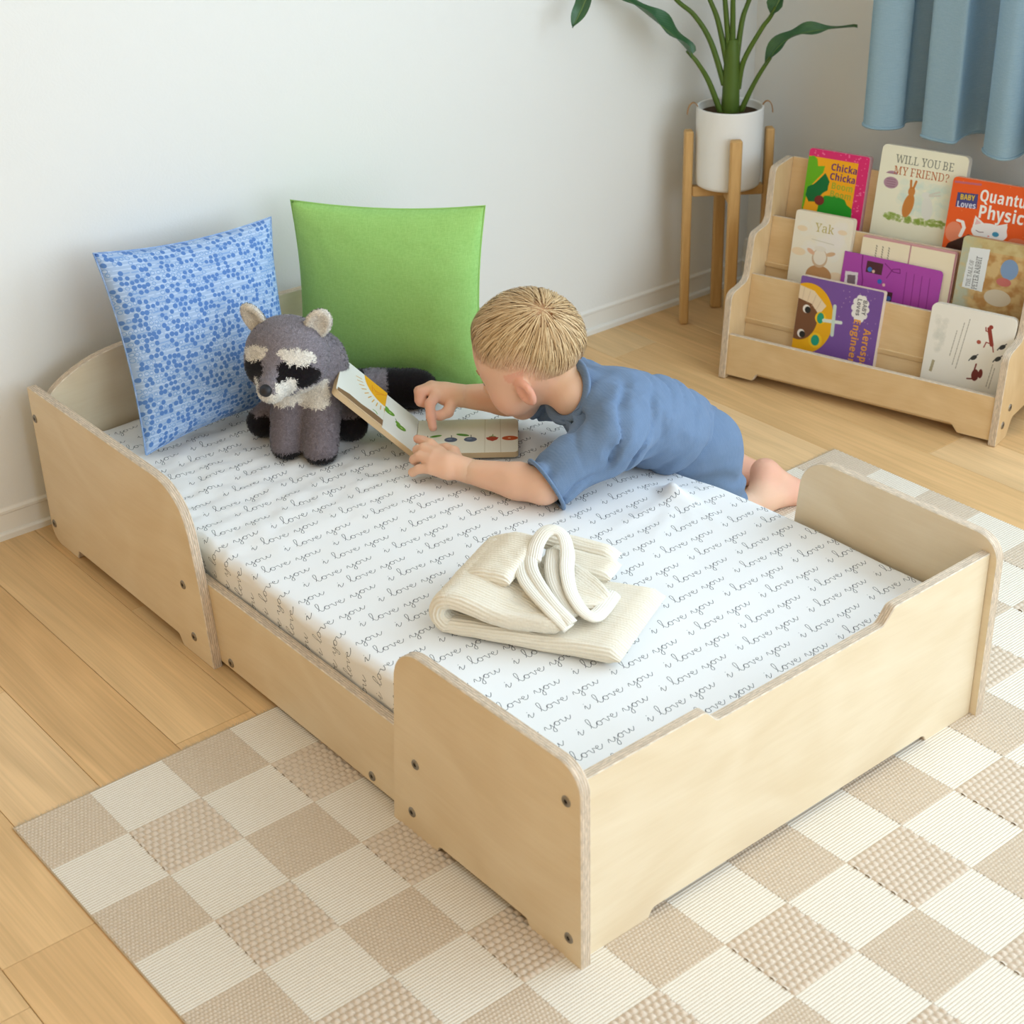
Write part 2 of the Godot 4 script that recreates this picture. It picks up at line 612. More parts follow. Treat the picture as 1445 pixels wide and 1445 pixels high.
func make_rug() -> void:
	var nz := noise(91, 1.0, 3)
	var mats := []
	var cols := [[Color8(245, 237, 224), Color8(231, 220, 204)], [Color8(228, 212, 193), Color8(206, 185, 161)], [Color8(230, 214, 196), Color8(208, 188, 165)]]
	for k in 3:
		mats.append(textured(paint(192, 192, func(x, y):
			# undyed yarn: tone varies from thread to thread, not with the relief
			var w := tileable(nz, x / 192.0, y / 192.0, 2.5, 6.0 + k)
			var thread := tileable(nz, x / 192.0, y / 192.0, 14.0, 14.0)
			return cols[k][1].lerp(cols[k][0], clampf(0.55 + 0.35 * w + 0.35 * thread, 0, 1))), Vector2(1, 1), 0.95, 0.15))
	mats.append(std(Color8(200, 178, 148), 0.95, 0.1))
	var cell := 0.1085
	var X0 := -0.388; var Z0 := -0.6795
	var nx := 15; var nzc := 19
	var squares := [weave_cell(24, 4, 0.0009, false, cell, 0.8), weave_cell(20, 4, 0.0017, true, cell, 1.0), weave_cell(11, 6, 0.0030, true, cell, 1.0)]
	var top := 0.0022
	var t := thing("area_rug", "beige and cream checkered woven rug lying under the toddler bed", "rug")
	for j in nzc:
		for i in nx:
			var k := 0
			if (i + j) % 2 == 0: k = 1 if j % 2 == 0 else 2
			part("woven_square", squares[k], mats[k], t, Transform3D(Basis.IDENTITY, Vector3(X0 + i * cell, top, Z0 + j * cell)))
	var w := nx * cell
	var l := nzc * cell
	var bk := MB.new()
	bk.box(Vector3(X0 + w * 0.5, 0.0014, Z0 + l * 0.5), Vector3(w + 0.004, 0.0020, l + 0.004), 0.0008)
	part("backing", bk.mesh(), mats[3], t)
	# loose fibres along the edge by the wall
	var fr := MB.new()
	var rng := RandomNumberGenerator.new()
	rng.seed = 9
	for q in 2600:
		var x := X0 + rng.randf() * w
		var a := Vector3(x, 0.001 + rng.randf() * 0.003, Z0)
		var d := Vector3(rng.randf_range(-0.6, 0.6), rng.randf_range(0.0, 0.6), -1).normalized() * rng.randf_range(0.002, 0.007)
		var s := Vector3(0.0003, 0, 0)
		fr.tri(a - s, a + s, a + d)
	var fo := part("edge_fringe", fr.mesh(), mats[3], t)
	fo.set_meta("kind", "stuff")


# ---------------------------------------------------------------- the bed
func bolt(at: Vector3, out: Vector3, parent: Node) -> void:
	if not M.has("bolt_mesh"):
		var b := MB.new()
		b.lathe([[0.0072, 0.0], [0.0072, 0.0006], [0.0062, 0.0016], [0.0036, 0.0020], [0.0032, 0.0008], [0.0, 0.0006]], 20)
		M.bolt_mesh = b.mesh()
		var h := MB.new()
		h.lathe([[0.0030, 0.0], [0.0030, 0.0012], [0.0, 0.0012]], 6)
		M.socket_mesh = h.mesh()
	var q := Quaternion(Vector3.UP, out)
	var o := part("bolt", M.bolt_mesh, M.metal, parent, Transform3D(Basis(q), at))
	part("hex_socket", M.socket_mesh, M.dark, o)

func make_bed() -> void:
	var t := thing("toddler_bed", "birch plywood toddler bed with rounded side panels and low side rail", "bed")
	# outlines in (z, y); the mesh is drawn in xy, turned so that local x -> -z... and placed at the side
	var foot := rounded([[0, 0, 0.002], [0, 0.2875, 0.036], [-0.342, 0.2875, 0.056], [-0.369, 0, 0.004], [-0.277, 0, 0.003], [-0.268, 0.0135, 0.006], [-0.099, 0.0135, 0.006], [-0.092, 0, 0.003]], 10)
	var hp := [Vector2(-0.960, 0.2875), Vector2(-0.921, 0.2850), Vector2(-0.893, 0.2755), Vector2(-0.869, 0.257), Vector2(-0.855, 0.230), Vector2(-0.847, 0.190), Vector2(-0.838, 0.130), Vector2(-0.826, 0.001)]
	var head := PackedVector2Array([Vector2(-0.826, 0), Vector2(-0.914, 0)])
	for p in rounded([[-0.826, -0.1], [-0.916, 0, 0.002], [-0.926, 0.0165, 0.008], [-1.262, 0.0165, 0.006], [-1.268, 0, 0.003], [-1.359, 0, 0.03], [-1.359, 0.2875, 0.004], [-0.96, 0.2875]], 6):
		if p.y > -0.05 and p.x < -0.9135: head.append(p)
	for p in smooth_path(hp, 5): head.append(p)
	head.remove_at(1)
	var side := Basis(Vector3(0, 0, 1), Vector3(0, 1, 0), Vector3(-1, 0, 0))
	var mats := [M.birch, M.ply]
	# near side: outline x -> world z, thickness -> world -x, so start at x = T
	var fm := extrude(foot, T)
	var hm := extrude(head, T, 0.0012, false, Vector2(0.3, 0.17))
	var near_f := part("foot_side_panel", fm, mats, t, Transform3D(side, Vector3(T, 0, 0)))
	var near_h := part("head_side_panel", hm, mats, t, Transform3D(side, Vector3(T, 0, 0)))
	part("foot_side_panel", extrude(foot, T, 0.0012, false, Vector2(0.5, 0.4)), mats, t, Transform3D(side, Vector3(BW, 0, 0)))
	part("head_side_panel", hm, mats, t, Transform3D(side, Vector3(BW, 0, 0)))
	for q in [[0.120, -0.311], [0.036, -0.325], [0.236, -0.024], [0.037, -0.022]]:
		bolt(Vector3(0.0003 * 0, q[0], q[1]), Vector3(-1, 0, 0), t)
		bolt(Vector3(BW, q[0], q[1]), Vector3(1, 0, 0), t)
	for q in [[0.233, -1.347], [0.036, -1.345], [0.121, -0.889], [0.035, -0.876]]:
		bolt(Vector3(0, q[0], q[1]), Vector3(-1, 0, 0), t)
		bolt(Vector3(BW, q[0], q[1]), Vector3(1, 0, 0), t)
	# rails
	var rail := rounded([[-0.30, 0.008], [-0.30, 0.139], [-0.92, 0.139], [-0.92, 0.008]], 4)
	for sx in [0, 1]:
		part("side_rail", extrude(rail, T, 0.0012, false, Vector2(0.1, 0.73 + sx)), mats, t, Transform3D(side, Vector3(2 * T if sx == 0 else BW - T, 0, 0)))
	bolt(Vector3(T, 0.020, -0.797), Vector3(-1, 0, 0), t)
	bolt(Vector3(T, 0.021, -0.436), Vector3(-1, 0, 0), t)
	# foot board with a dip in its top edge and a low arch below
	var fb := rounded([[T, 0], [0.118, 0, 0.004], [0.126, 0.0135, 0.008], [0.641, 0.0135, 0.008], [0.648, 0, 0.004], [BW - T, 0], [BW - T, 0.2635], [0.546, 0.2635, 0.013], [0.5265, 0.2425, 0.013], [0.2250, 0.2425, 0.013], [0.2055, 0.2635, 0.013], [T, 0.2635]], 7)
	part("foot_board", extrude(fb, T, 0.0012, false, Vector2(0.8, 0.1)), mats, t, Transform3D(Basis.IDENTITY, Vector3(0, 0, -0.012 - T)))
	# arched head board
	var hb := PackedVector2Array([Vector2(T, 0.0), Vector2(BW - T, 0.0)])
	var arc := [Vector2(T, 0.262), Vector2(0.036, 0.281), Vector2(0.068, 0.299), Vector2(0.110, 0.314), Vector2(0.158, 0.3215), Vector2(0.22, 0.325), Vector2(0.38, 0.3275)]
	var half := smooth_path(arc, 5)
	for k in half.size():
		var p: Vector2 = half[k]
		hb.append(Vector2(BW - p.x, p.y))
	for k in range(half.size() - 2, -1, -1): hb.append(half[k])
	part("head_board", extrude(hb, T, 0.0012, false, Vector2(0.2, 0.6)), mats, t, Transform3D(Basis.IDENTITY, Vector3(0, 0, -1.347)))
	# slats that carry the mattress
	for k in 9:
		var sb := MB.new()
		sb.box(Vector3(BW * 0.5, 0.074, -0.10 - k * 0.145), Vector3(BW - 4 * T, 0.018, 0.07), 0.002)
		part("slat", sb.mesh(), M.birch, t)
	for sx in [0.044, BW - 0.044]:
		var sb := MB.new()
		sb.box(Vector3(sx, 0.0505, -0.68), Vector3(0.026, 0.029, 1.28), 0.002)
		part("slat_support", sb.mesh(), M.birch, t)

# ---------------------------------------------------------------- mattress under a printed sheet
func stroke_text(img: Image, strokes: Array, w: float, ink: Color, wrap_w: int, wrap_h: int) -> void:
	for s in strokes:
		var pts := smooth_path(s, 8)
		for k in pts.size() - 1:
			var a: Vector2 = pts[k]
			var b: Vector2 = pts[k + 1]
			var lo := Vector2(minf(a.x, b.x), minf(a.y, b.y)) - Vector2(w + 1, w + 1)
			var hi := Vector2(maxf(a.x, b.x), maxf(a.y, b.y)) + Vector2(w + 1, w + 1)
			for y in range(int(floor(lo.y)), int(ceil(hi.y)) + 1):
				for x in range(int(floor(lo.x)), int(ceil(hi.x)) + 1):
					var p := Vector2(x + 0.5, y + 0.5)
					var q := Geometry2D.get_closest_point_to_segment(p, a, b)
					var cov := clampf(w - p.distance_to(q) + 0.5, 0, 1)
					if cov > 0.0:
						var xx := posmod(x, wrap_w)
						var yy := posmod(y, wrap_h)
						var c := img.get_pixel(xx, yy)
						var t := c.lerp(ink, cov)
						if t.r < c.r: img.set_pixel(xx, yy, t)

func phrase() -> Array:
	# handwriting "i love you"; x to the right, y up, x-height = 1
	var L := []
	var V := func(a): 
		var o := []
		for q in a: o.append(Vector2(q[0], q[1]))
		return o
	# i
	L.append(V.call([[0.0, 0.45], [0.35, 0.95], [0.55, 1.15], [0.5, 0.7], [0.40, 0.0], [0.75, 0.1], [1.2, 0.55], [1.45, 0.9]]))
	L.append(V.call([[0.62, 1.72], [0.68, 1.76]]))
	# love
	L.append(V.call([[2.75, 0.35], [3.2, 1.0], [3.75, 2.15], [3.75, 2.75], [3.35, 2.6], [3.1, 1.6], [3.15, 0.4], [3.45, -0.05], [3.95, 0.25], [4.35, 0.9], [4.75, 1.15], [4.35, 0.75], [4.3, 0.25], [4.7, -0.02], [5.15, 0.35], [5.15, 0.95], [4.8, 1.15], [5.3, 0.9], [5.85, 0.95], [6.1, 1.05], [6.2, 0.4], [6.4, 0.0], [6.75, 0.5], [6.9, 1.05], [7.2, 0.85], [7.55, 0.6], [7.95, 0.75], [8.05, 1.05], [7.75, 1.15], [7.5, 0.7], [7.65, 0.1], [8.15, 0.05], [8.65, 0.55], [8.9, 0.95]]))
	# you
	L.append(V.call([[10.0, 0.35], [10.3, 0.9], [10.55, 1.1], [10.6, 0.4], [10.95, 0.05], [11.4, 0.5], [11.6, 1.05], [11.65, 0.3], [11.6, -0.7], [11.25, -1.2], [10.95, -0.9], [11.25, -0.3], [11.9, 0.25], [12.4, 0.9], [12.85, 1.15], [12.4, 0.75], [12.35, 0.25], [12.75, 0.0], [13.2, 0.4], [13.15, 0.95], [12.85, 1.12], [13.4, 0.9], [13.95, 1.05], [13.95, 0.4], [14.2, 0.05], [14.65, 0.4], [14.9, 1.05], [14.95, 0.35], [15.2, 0.05], [15.7, 0.55], [15.95, 0.95]]))
	return L

func make_mattress() -> void:
	# print: four staggered rows of the phrase in a tile of 140 x 138 mm
	var N := 768
	var img := Image.create(N, N, false, Image.FORMAT_RGB8)
	img.fill(Color8(246, 245, 244))
	var xh := 140.0 / 18.6 / 140.0 * N * 0.98
	var offs := [0.0, 0.25, 0.70, 0.40]
	for r in 4:
		var ss := []
		for s in phrase():
			var o := []
			for p in s:
				o.append(Vector2(offs[r] * N + p.x * xh, (r + 0.62) * N / 4.0 - p.y * xh))
			ss.append(o)
		stroke_text(img, ss, 2.1, Color8(78, 80, 84), N, N)
	var m := textured(img, Vector2(1.0 / 0.140, 1.0 / 0.138), 0.9, 0.2)
	var nz := noise(77, 1.0, 2)
	M.sheet = m
	var t := thing("mattress", "crib mattress in a white fitted sheet printed with handwritten words", "mattress")
	# cross section: up the near side, over the rounded shoulder, across, and down
	var xa := 0.0335; var xb := 0.7385; var y0 := 0.0835; var y1 := 0.186; var r := 0.017
	var sec := []
	for k in 6: sec.append(Vector2(xa, lerpf(y0, y1 - r, k / 6.0)))
	for k in 9:
		var a := PI - PI * 0.5 * k / 8.0
		sec.append(Vector2(xa + r + cos(a) * r, y1 - r + sin(a) * r))
	for k in range(1, 90): sec.append(Vector2(lerpf(xa + r, xb - r, k / 90.0), y1))
	for k in 9:
		var a := PI * 0.5 - PI * 0.5 * k / 8.0
		sec.append(Vector2(xb - r + cos(a) * r, y1 - r + sin(a) * r))
	for k in range(1, 7): sec.append(Vector2(xb, lerpf(y1 - r, y0, k / 6.0)))
	var arc := [0.0]
	for k in range(1, sec.size()): arc.append(arc[k - 1] + sec[k].distance_to(sec[k - 1]))
	var za := -1.329; var zb := -0.030
	var nzv := 170
	var b := MB.new()
	b.grid(sec.size() - 1, nzv, func(i, j):
		var f: float = float(j) / nzv
		var z := lerpf(za, zb, f)
		var p: Vector2 = sec[i]
		var y := p.y
		var x := p.x
		var up := clampf((y - y0) / (y1 - y0), 0, 1)
		var end := minf(z - za, zb - z)
		if end < r: y -= (r - sqrt(maxf(0, r * r - (r - end) * (r - end)))) * up
		y += sheet_relief(x, z) * smoothstep(0.6, 1.0, up)
		x += 0.0035 * nz.get_noise_2d(z * 9.0, y * 30.0) * (1.0 if x < 0.1 else 0.4) * (1.0 - smoothstep(0.9, 1.0, up))
		# the far edge gives way where the child leans on it
		var lean := exp(-pow((z + 0.63) / 0.16, 2.0)) * smoothstep(0.60, 0.74, x)
		y -= 0.018 * lean
		return [Vector3(x, y, z), Vector2(arc[i], z)], true)
	b.smooth()
	# closed ends
	for e in [0, 1]:
		var j: int = 0 if e == 0 else nzv
		var base: int = j * sec.size()
		var c := Vector3((xa + xb) * 0.5, (y0 + y1) * 0.5, za if e == 0 else zb)
		for i in sec.size() - 1:
			var p := b.v[base + i]; var q := b.v[base + i + 1]
			if e == 0: b.tri(c, q, p)
			else: b.tri(c, p, q)
	var c0 := b.v[0]; var c1 := b.v[sec.size() - 1]; var c2 := b.v[nzv * sec.size()]; var c3 := b.v[nzv * sec.size() + sec.size() - 1]
	b.quad(c0, c1, c3, c2)
	part("fitted_sheet", b.mesh(), m, t)

var relief_noise: FastNoiseLite
func sheet_relief(x: float, z: float) -> float:
	if relief_noise == null: relief_noise = noise(15, 1.0, 2)
	var h := 0.0022 * relief_noise.get_noise_2d(x * 5.0 + 3.0, z * 5.0)
	# soft folds in the pillow half
	var up := smoothstep(-0.62, -0.95, z)
	h += up * 0.004 * relief_noise.get_noise_2d(x * 16.0 + z * 9.0, z * 22.0 + 9.0)
	# creases fanning out from under the child
	var q := Vector2(x - 0.655, z + 0.52)
	for cr in [[Vector2(-0.45, 0.9), 0.13, 0.008, 0.012], [Vector2(-0.8, 0.6), 0.20, 0.005, 0.012], [Vector2(-0.15, 1.0), 0.17, 0.006, 0.010], [Vector2(-0.98, 0.2), 0.22, 0.0045, 0.014]]:
		var d: Vector2 = cr[0].normalized()
		var along := q.dot(d)
		var off := q.dot(Vector2(-d.y, d.x)) + 0.006 * sin(along * 30.0)
		var fade := smoothstep(-0.05, 0.01, along) * (1.0 - smoothstep(0.0, cr[1], along))
		h += cr[2] * exp(-pow(off / cr[3], 2.0)) * fade
	h += 0.006 * exp(-pow((x - 0.69) / 0.04, 2.0) - pow((z + 0.50) / 0.04, 2.0))
	return h


# ---------------------------------------------------------------- drawing flat print
func disc(img: Image, cx: float, cy: float, r: float, c: Color, ring := 0.0, ry := -1.0, rot := 0.0) -> void:
	# filled ellipse, or a ring of the given width
	if ry < 0: ry = r
	var m := maxf(r, ry) + 2
	for y in range(maxi(0, int(cy - m)), mini(img.get_height(), int(cy + m) + 1)):
		for x in range(maxi(0, int(cx - m)), mini(img.get_width(), int(cx + m) + 1)):
			var p := Vector2(x + 0.5 - cx, y + 0.5 - cy).rotated(-rot)
			var q := Vector2(p.x / r, p.y / ry).length()
			var d := (q - 1.0) * minf(r, ry)
			var cov := clampf(0.5 - d, 0, 1)
			if ring > 0.0: cov = clampf(ring * 0.5 + 0.5 - absf(d + ring * 0.5), 0, 1)
			if cov > 0.0: img.set_pixel(x, y, img.get_pixel(x, y).lerp(c, cov * c.a))

func fillpoly(img: Image, pts: Array, c: Color) -> void:
	var P := PackedVector2Array()
	var lo := Vector2(1e9, 1e9)
	var hi := -lo
	for p in pts:
		var q := Vector2(p[0], p[1])
		P.append(q)
		lo = lo.min(q); hi = hi.max(q)
	for y in range(maxi(0, int(lo.y)), mini(img.get_height(), int(hi.y) + 1)):
		for x in range(maxi(0, int(lo.x)), mini(img.get_width(), int(hi.x) + 1)):
			if Geometry2D.is_point_in_polygon(Vector2(x + 0.5, y + 0.5), P):
				img.set_pixel(x, y, img.get_pixel(x, y).lerp(c, c.a))

func line(img: Image, pts: Array, w: float, c: Color) -> void:
	for k in pts.size() - 1:
		var a := Vector2(pts[k][0], pts[k][1])
		var b := Vector2(pts[k + 1][0], pts[k + 1][1])
		var lo := a.min(b) - Vector2(w + 1, w + 1)
		var hi := a.max(b) + Vector2(w + 1, w + 1)
		for y in range(maxi(0, int(lo.y)), mini(img.get_height(), int(hi.y) + 1)):
			for x in range(maxi(0, int(lo.x)), mini(img.get_width(), int(hi.x) + 1)):
				var p := Vector2(x + 0.5, y + 0.5)
				var cov := clampf(w * 0.5 + 0.5 - p.distance_to(Geometry2D.get_closest_point_to_segment(p, a, b)), 0, 1)
				if cov > 0: img.set_pixel(x, y, img.get_pixel(x, y).lerp(c, cov * c.a))

# ---------------------------------------------------------------- pillows
func pillow(called: String, label: String, cor: Array, thick: float, pinch: float, mat, seed_: int) -> void:
	# cor: bottom-left, bottom-right, top-right, top-left of the cover seen from the front
	var bl: Vector3 = cor[0]; var br: Vector3 = cor[1]; var tr: Vector3 = cor[2]; var tl: Vector3 = cor[3]
	var nrm := ((br - bl) + (tr - tl)).cross((tl - bl) + (tr - br)).normalized()
	var nz := noise(seed_, 1.0, 2)
	var b := MB.new()
	var N := 44
	for side in [1.0, -1.0]:
		b.grid(N, N, func(i, j):
			var u: float = -1.0 + 2.0 * i / N
			var v: float = -1.0 + 2.0 * j / N
			u = sign(u) * pow(absf(u), 0.8); v = sign(v) * pow(absf(v), 0.8)
			var uu := u * (1.0 - pinch * (1.0 - v * v) * u * u)
			var vv := v * (1.0 - pinch * (1.0 - u * u) * v * v)
			var p := bl.lerp(br, uu * 0.5 + 0.5).lerp(tl.lerp(tr, uu * 0.5 + 0.5), vv * 0.5 + 0.5)
			var e := (1.0 - pow(absf(u), 2.4)) * (1.0 - pow(absf(v), 2.4))
			var h := thick * 0.5 * pow(maxf(e, 0.0), 0.55)
			var rim := 1.0 - pow(maxf(0.0, 1.0 - u * u) * maxf(0.0, 1.0 - v * v), 0.35)
			h += 0.0055 * rim * e * nz.get_noise_2d(u * 4.2 + 9.0 * side, v * 4.2) * 2.0
			# folds running in from the corners
			var cd := (absf(u) + absf(v)) * 0.5
			h -= 0.006 * smoothstep(0.62, 0.95, cd) * sin((absf(u) - absf(v)) * 16.0) * e
			h = maxf(h, 0.0012 * 0)
			return [p + nrm * h * side, Vector2(u * 0.5 + 0.5, 0.5 - v * 0.5)], side < 0)
	b.smooth()
	# join the two halves along the seam
	var nn := (N + 1) * (N + 1)
	for j in N + 1:
		for i in N + 1:
			if i == 0 or j == 0 or i == N or j == N:
				var k := j * (N + 1) + i
				var m := (b.n[k] + b.n[nn + k]).normalized()
				b.n[k] = (m + b.n[k] * 0.6).normalized(); b.n[nn + k] = (m + b.n[nn + k] * 0.6).normalized()
	var t := thing(called, label, "pillow", Transform3D.IDENTITY, "")
	part("cover", b.mesh(), mat, t)
	# piped seam
	var seam := []
	for s in 4:
		for q in 14:
			var a := -1.0 + 2.0 * q / 14.0
			var u: float = [a, 1.0, -a, -1.0][s]
			var v: float = [-1.0, a, 1.0, -a][s]
			var uu := u * (1.0 - pinch * (1.0 - v * v) * u * u)
			var vv := v * (1.0 - pinch * (1.0 - u * u) * v * v)
			seam.append(bl.lerp(br, uu * 0.5 + 0.5).lerp(tl.lerp(tr, uu * 0.5 + 0.5), vv * 0.5 + 0.5))
	seam.append(seam[0])
	var sb := MB.new()
	sb.tube(seam, [0.0016], 6, 1.0, Vector3.ZERO, false)
	part("seam", sb.mesh(), mat, t)

func make_pillows() -> void:
	var rng := RandomNumberGenerator.new()
	rng.seed = 12
	var N := 640
	var img := Image.create(N, N, false, Image.FORMAT_RGB8)
	img.fill(Color8(168, 192, 226))
	# pale broken strokes in rows
	for r in 46:
		var y := (r + 0.5) * N / 46.0
		var x := rng.randf() * 20.0
		while x < N:
			var l := rng.randf_range(14, 50)
			line(img, [[x, y + rng.randf_range(-1, 1)], [minf(x + l, N), y + rng.randf_range(-1, 1)]], rng.randf_range(3.0, 6.0), Color8(192, 212, 241) if rng.randf() < 0.75 else Color8(140, 172, 220))
			x += l + rng.randf_range(3, 12)
	# rows of dots, with rings between them
	for r in 38:
		var y := (r + 0.5) * N / 38.0
		var x := rng.randf() * 14.0
		while x < N:
			var k := rng.randf()
			if k < 0.50: disc(img, x, y + rng.randf_range(-3, 3), rng.randf_range(6.6, 8.2), Color8(94, 134, 198))
			elif k < 0.80: disc(img, x, y + rng.randf_range(-3, 3), rng.randf_range(6.0, 7.6), Color8(112, 152, 210), 1.6)
			x += rng.randf_range(13, 22)
	var blue := textured(img, Vector2(1, 1), 0.85, 0.2)
	blue.rim_enabled = true; blue.rim = 0.15
	var wn := noise(64, 1.0, 2)
	var weave := paint(256, 256, func(x, y):
		var a := 0.5 + 0.5 * sin(TAU * x / 4.0)
		var c := 0.5 + 0.5 * sin(TAU * y / 4.0)
		var t := 0.5 + 0.35 * tileable(wn, x / 256.0, y / 256.0, 1.2, 14.0) + 0.35 * tileable(wn, x / 256.0, y / 256.0, 14.0, 1.2)
		var g := clampf(0.35 * a + 0.35 * c + 0.5 * t - 0.1, 0, 1)
		return Color(g, g, g))
	var alb := paint(256, 256, func(x, y):
		# slubs: single threads dyed a little paler or deeper
		var t := tileable(wn, x / 256.0, y / 256.0, 1.0, 20.0) + tileable(wn, y / 256.0, x / 256.0, 1.0, 20.0)
		return Color8(150, 202, 110).lerp(Color8(174, 220, 132), clampf(0.5 + 0.7 * t, 0, 1)))
	var green := textured(alb, Vector2(5, 5), 0.9, 0.15)
	bump(green, weave, 0.5)
	green.rim_enabled = true; green.rim = 0.2
	pillow("throw_pillow", "blue throw pillow with dot and ring print leaning on the headboard", [Vector3(0.104, 0.196, -1.172), Vector3(0.412, 0.196, -1.196), Vector3(0.451, 0.486, -1.292), Vector3(0.121, 0.504, -1.292)], 0.105, 0.075, blue, 5)
	pillow("throw_pillow", "plain green linen throw pillow standing behind the raccoon toy", [Vector3(0.478, 0.194, -1.283), Vector3(0.669, 0.194, -0.999), Vector3(0.700, 0.514, -1.018), Vector3(0.493, 0.506, -1.292)], 0.115, 0.065, green, 6)

# ---------------------------------------------------------------- book rack
const SO := Vector3(1.318, 0, -1.052)
const SS := Vector3(0.2488, 0, 0.9686)
const SD := Vector3(0.9686, 0, -0.2488)

func make_shelf() -> void:
	var t := thing("book_rack", "birch plywood tiered book rack with stepped ends by the wall", "bookshelf", Transform3D(Basis(SS, Vector3.UP, -SD), SO))
	var mats := [M.birch2, M.ply]
	var out := rounded([[0, 0, 0.004], [0.017, 0.178, 0.020], [0.084, 0.186, 0.024], [0.103, 0.278, 0.018], [0.164, 0.284, 0.020], [0.179, 0.394, 0.016], [0.262, 0.399, 0.014], [0.276, 0, 0.004], [0.225, 0, 0.004], [0.205, 0.032, 0.016], [0.075, 0.032, 0.016], [0.055, 0, 0.004]], 6)
	var bs := Basis(Vector3(0, 0, -1), Vector3.UP, Vector3(1, 0, 0))
	var e := extrude(out, 0.014, 0.001, true)
	part("end_panel", e, mats, t, Transform3D(bs, Vector3(-0.001, 0, 0)))
	part("end_panel", e, mats, t, Transform3D(bs, Vector3(0.569, 0, 0)))
	var w := 0.556
	var s0 := 0.013
	# front lip, cut away below
	var lip := rounded([[s0, 0.008, 0.003], [0.074, 0.008, 0.006], [0.081, 0.0235, 0.010], [0.493, 0.0235, 0.010], [0.506, 0.008, 0.006], [s0 + w, 0.008, 0.003], [s0 + w, 0.0935], [s0, 0.0935]], 5)
	var lean := Basis(Vector3.RIGHT, -0.095)
	part("front_lip", extrude(lip, 0.012, 0.001), mats, t, Transform3D(lean, Vector3(0, 0, -0.016)))
	# leaning backs of the three pockets and their floors
	var k := 0.18
	var ang := -atan(k)
	for q in [[0.062, 0.030, 0.195, "pocket_back"], [0.122, 0.105, 0.294, "pocket_back"], [0.181, 0.200, 0.396, "back_panel"]]:
		var h: float = (q[2] - q[1]) / cos(ang)
		var pl := rounded([[s0, 0], [s0 + w, 0], [s0 + w, h], [s0, h]], 2)
		part(q[3], extrude(pl, 0.010, 0.0008, false, Vector2(0, q[1] * 3.0)), mats, t, Transform3D(Basis(Vector3.RIGHT, ang), Vector3(0, q[1], -(q[0] + k * q[1] + 0.0102))))
	for q in [[0.017, 0.063, 0.026], [0.0775, 0.139, 0.108], [0.152, 0.216, 0.205]]:
		var b := MB.new()
		b.box(Vector3(s0 + w * 0.5, q[2] - 0.005, -(q[0] + q[1]) * 0.5), Vector3(w, 0.010, q[1] - q[0]), 0.0008)
		part("pocket_floor", b.mesh(), mats[0], t)
	for y in [0.06, 0.20, 0.33]:
		for sx in [0, 1]:
			bolt(Vector3(-0.001 if sx == 0 else 0.583, y, -0.03 - y * 0.45), Vector3(-1 if sx == 0 else 1, 0, 0), t)
	bolt(Vector3(0.583, 0.035, -0.028), Vector3(1, 0, 0), t)
	make_books()

# a board book leaning in a pocket: s0, s1 along the rack, y0..y1, d0 = depth of its cover plane at y = 0
func rack_book(called: String, label: String, s0: float, s1: float, y0: float, y1: float, d0: float, th: float, art: Image, page_col: Color, round_r := 0.006, vis := 1.0) -> Node3D:
	if vis < 1.0:
		# the picture goes on below the pocket edge in the colours of its lower rim
		var H0 := art.get_height()
		var full := Image.create(art.get_width(), int(H0 / vis), false, Image.FORMAT_RGB8)
		for yy in full.get_height():
			full.blit_rect(art, Rect2i(0, mini(yy, 2 * H0 - 1 - yy if yy >= H0 else yy), art.get_width(), 1), Vector2i(0, yy))
		art = full
	var ang := -atan(0.18)
	var w := s1 - s0
	var h := (y1 - y0) / cos(ang)
	var base := Transform3D(Basis(SS, Vector3.UP, -SD), SO) * Transform3D(Basis(Vector3.RIGHT, ang), Vector3(s0, y0, -(d0 + 0.18 * y0)))
	var t := thing(called, label, "book", base, "board books in the rack")
	var ol := rounded([[0, 0, round_r], [w, 0, round_r], [w, h, round_r], [0, h, round_r]], 5)
	var pages := std(page_col, 0.8, 0.2)
	part("page_block", extrude(ol, th - 0.0024, 0.0004), pages, t, Transform3D(Basis.IDENTITY, Vector3(0, 0, -th + 0.0012)))
	var m := std(Color.WHITE, 0.38, 0.45)
	m.albedo_texture = tex_from(art)
	m.uv1_scale = Vector3(1.0 / w, -1.0 / h, 1)
	m.uv1_offset = Vector3(0, 1, 0)
	part("front_cover", extrude(ol, 0.0012, 0.0003), [m, pages], t, Transform3D(Basis.IDENTITY, Vector3(0, 0, -0.0012)))
	part("back_cover", extrude(ol, 0.0012, 0.0003), pages, t, Transform3D(Basis.IDENTITY, Vector3(0, 0, -th)))
	return t

var fonts := {}
func lettering(t: Node3D, text: String, size: float, at: Vector2, col: Color, turn := 0.0, face := "Droid Sans", bold := true, width := 0.0) -> void:
	# words printed on a cover: 'at' is the left end of the base line, size = cap height in metres
	var key := face + str(bold)
	if not fonts.has(key):
		var f := SystemFont.new()
		f.font_names = PackedStringArray([face])
		f.font_weight = 700 if bold else 400
		fonts[key] = f
	var tm := TextMesh.new()
	tm.text = text
	tm.font = fonts[key]
	tm.font_size = 32
	tm.pixel_size = size / 23.0
	tm.depth = 0.0002
	tm.curve_step = 4.0
	tm.horizontal_alignment = HORIZONTAL_ALIGNMENT_LEFT
	tm.vertical_alignment = VERTICAL_ALIGNMENT_BOTTOM
	var o := part("printed_words", tm, std(col, 0.5, 0.4), t)
	var wide := tm.get_aabb().size.x
	var k := width / wide if width > 0.0 and wide > 0.0 else 1.0
	o.transform = Transform3D(Basis(Vector3.BACK, turn), Vector3(at.x, at.y, 0.0002)) * Transform3D(Basis.from_scale(Vector3(k, 1, 1)), Vector3(0, -size * 0.33, 0))

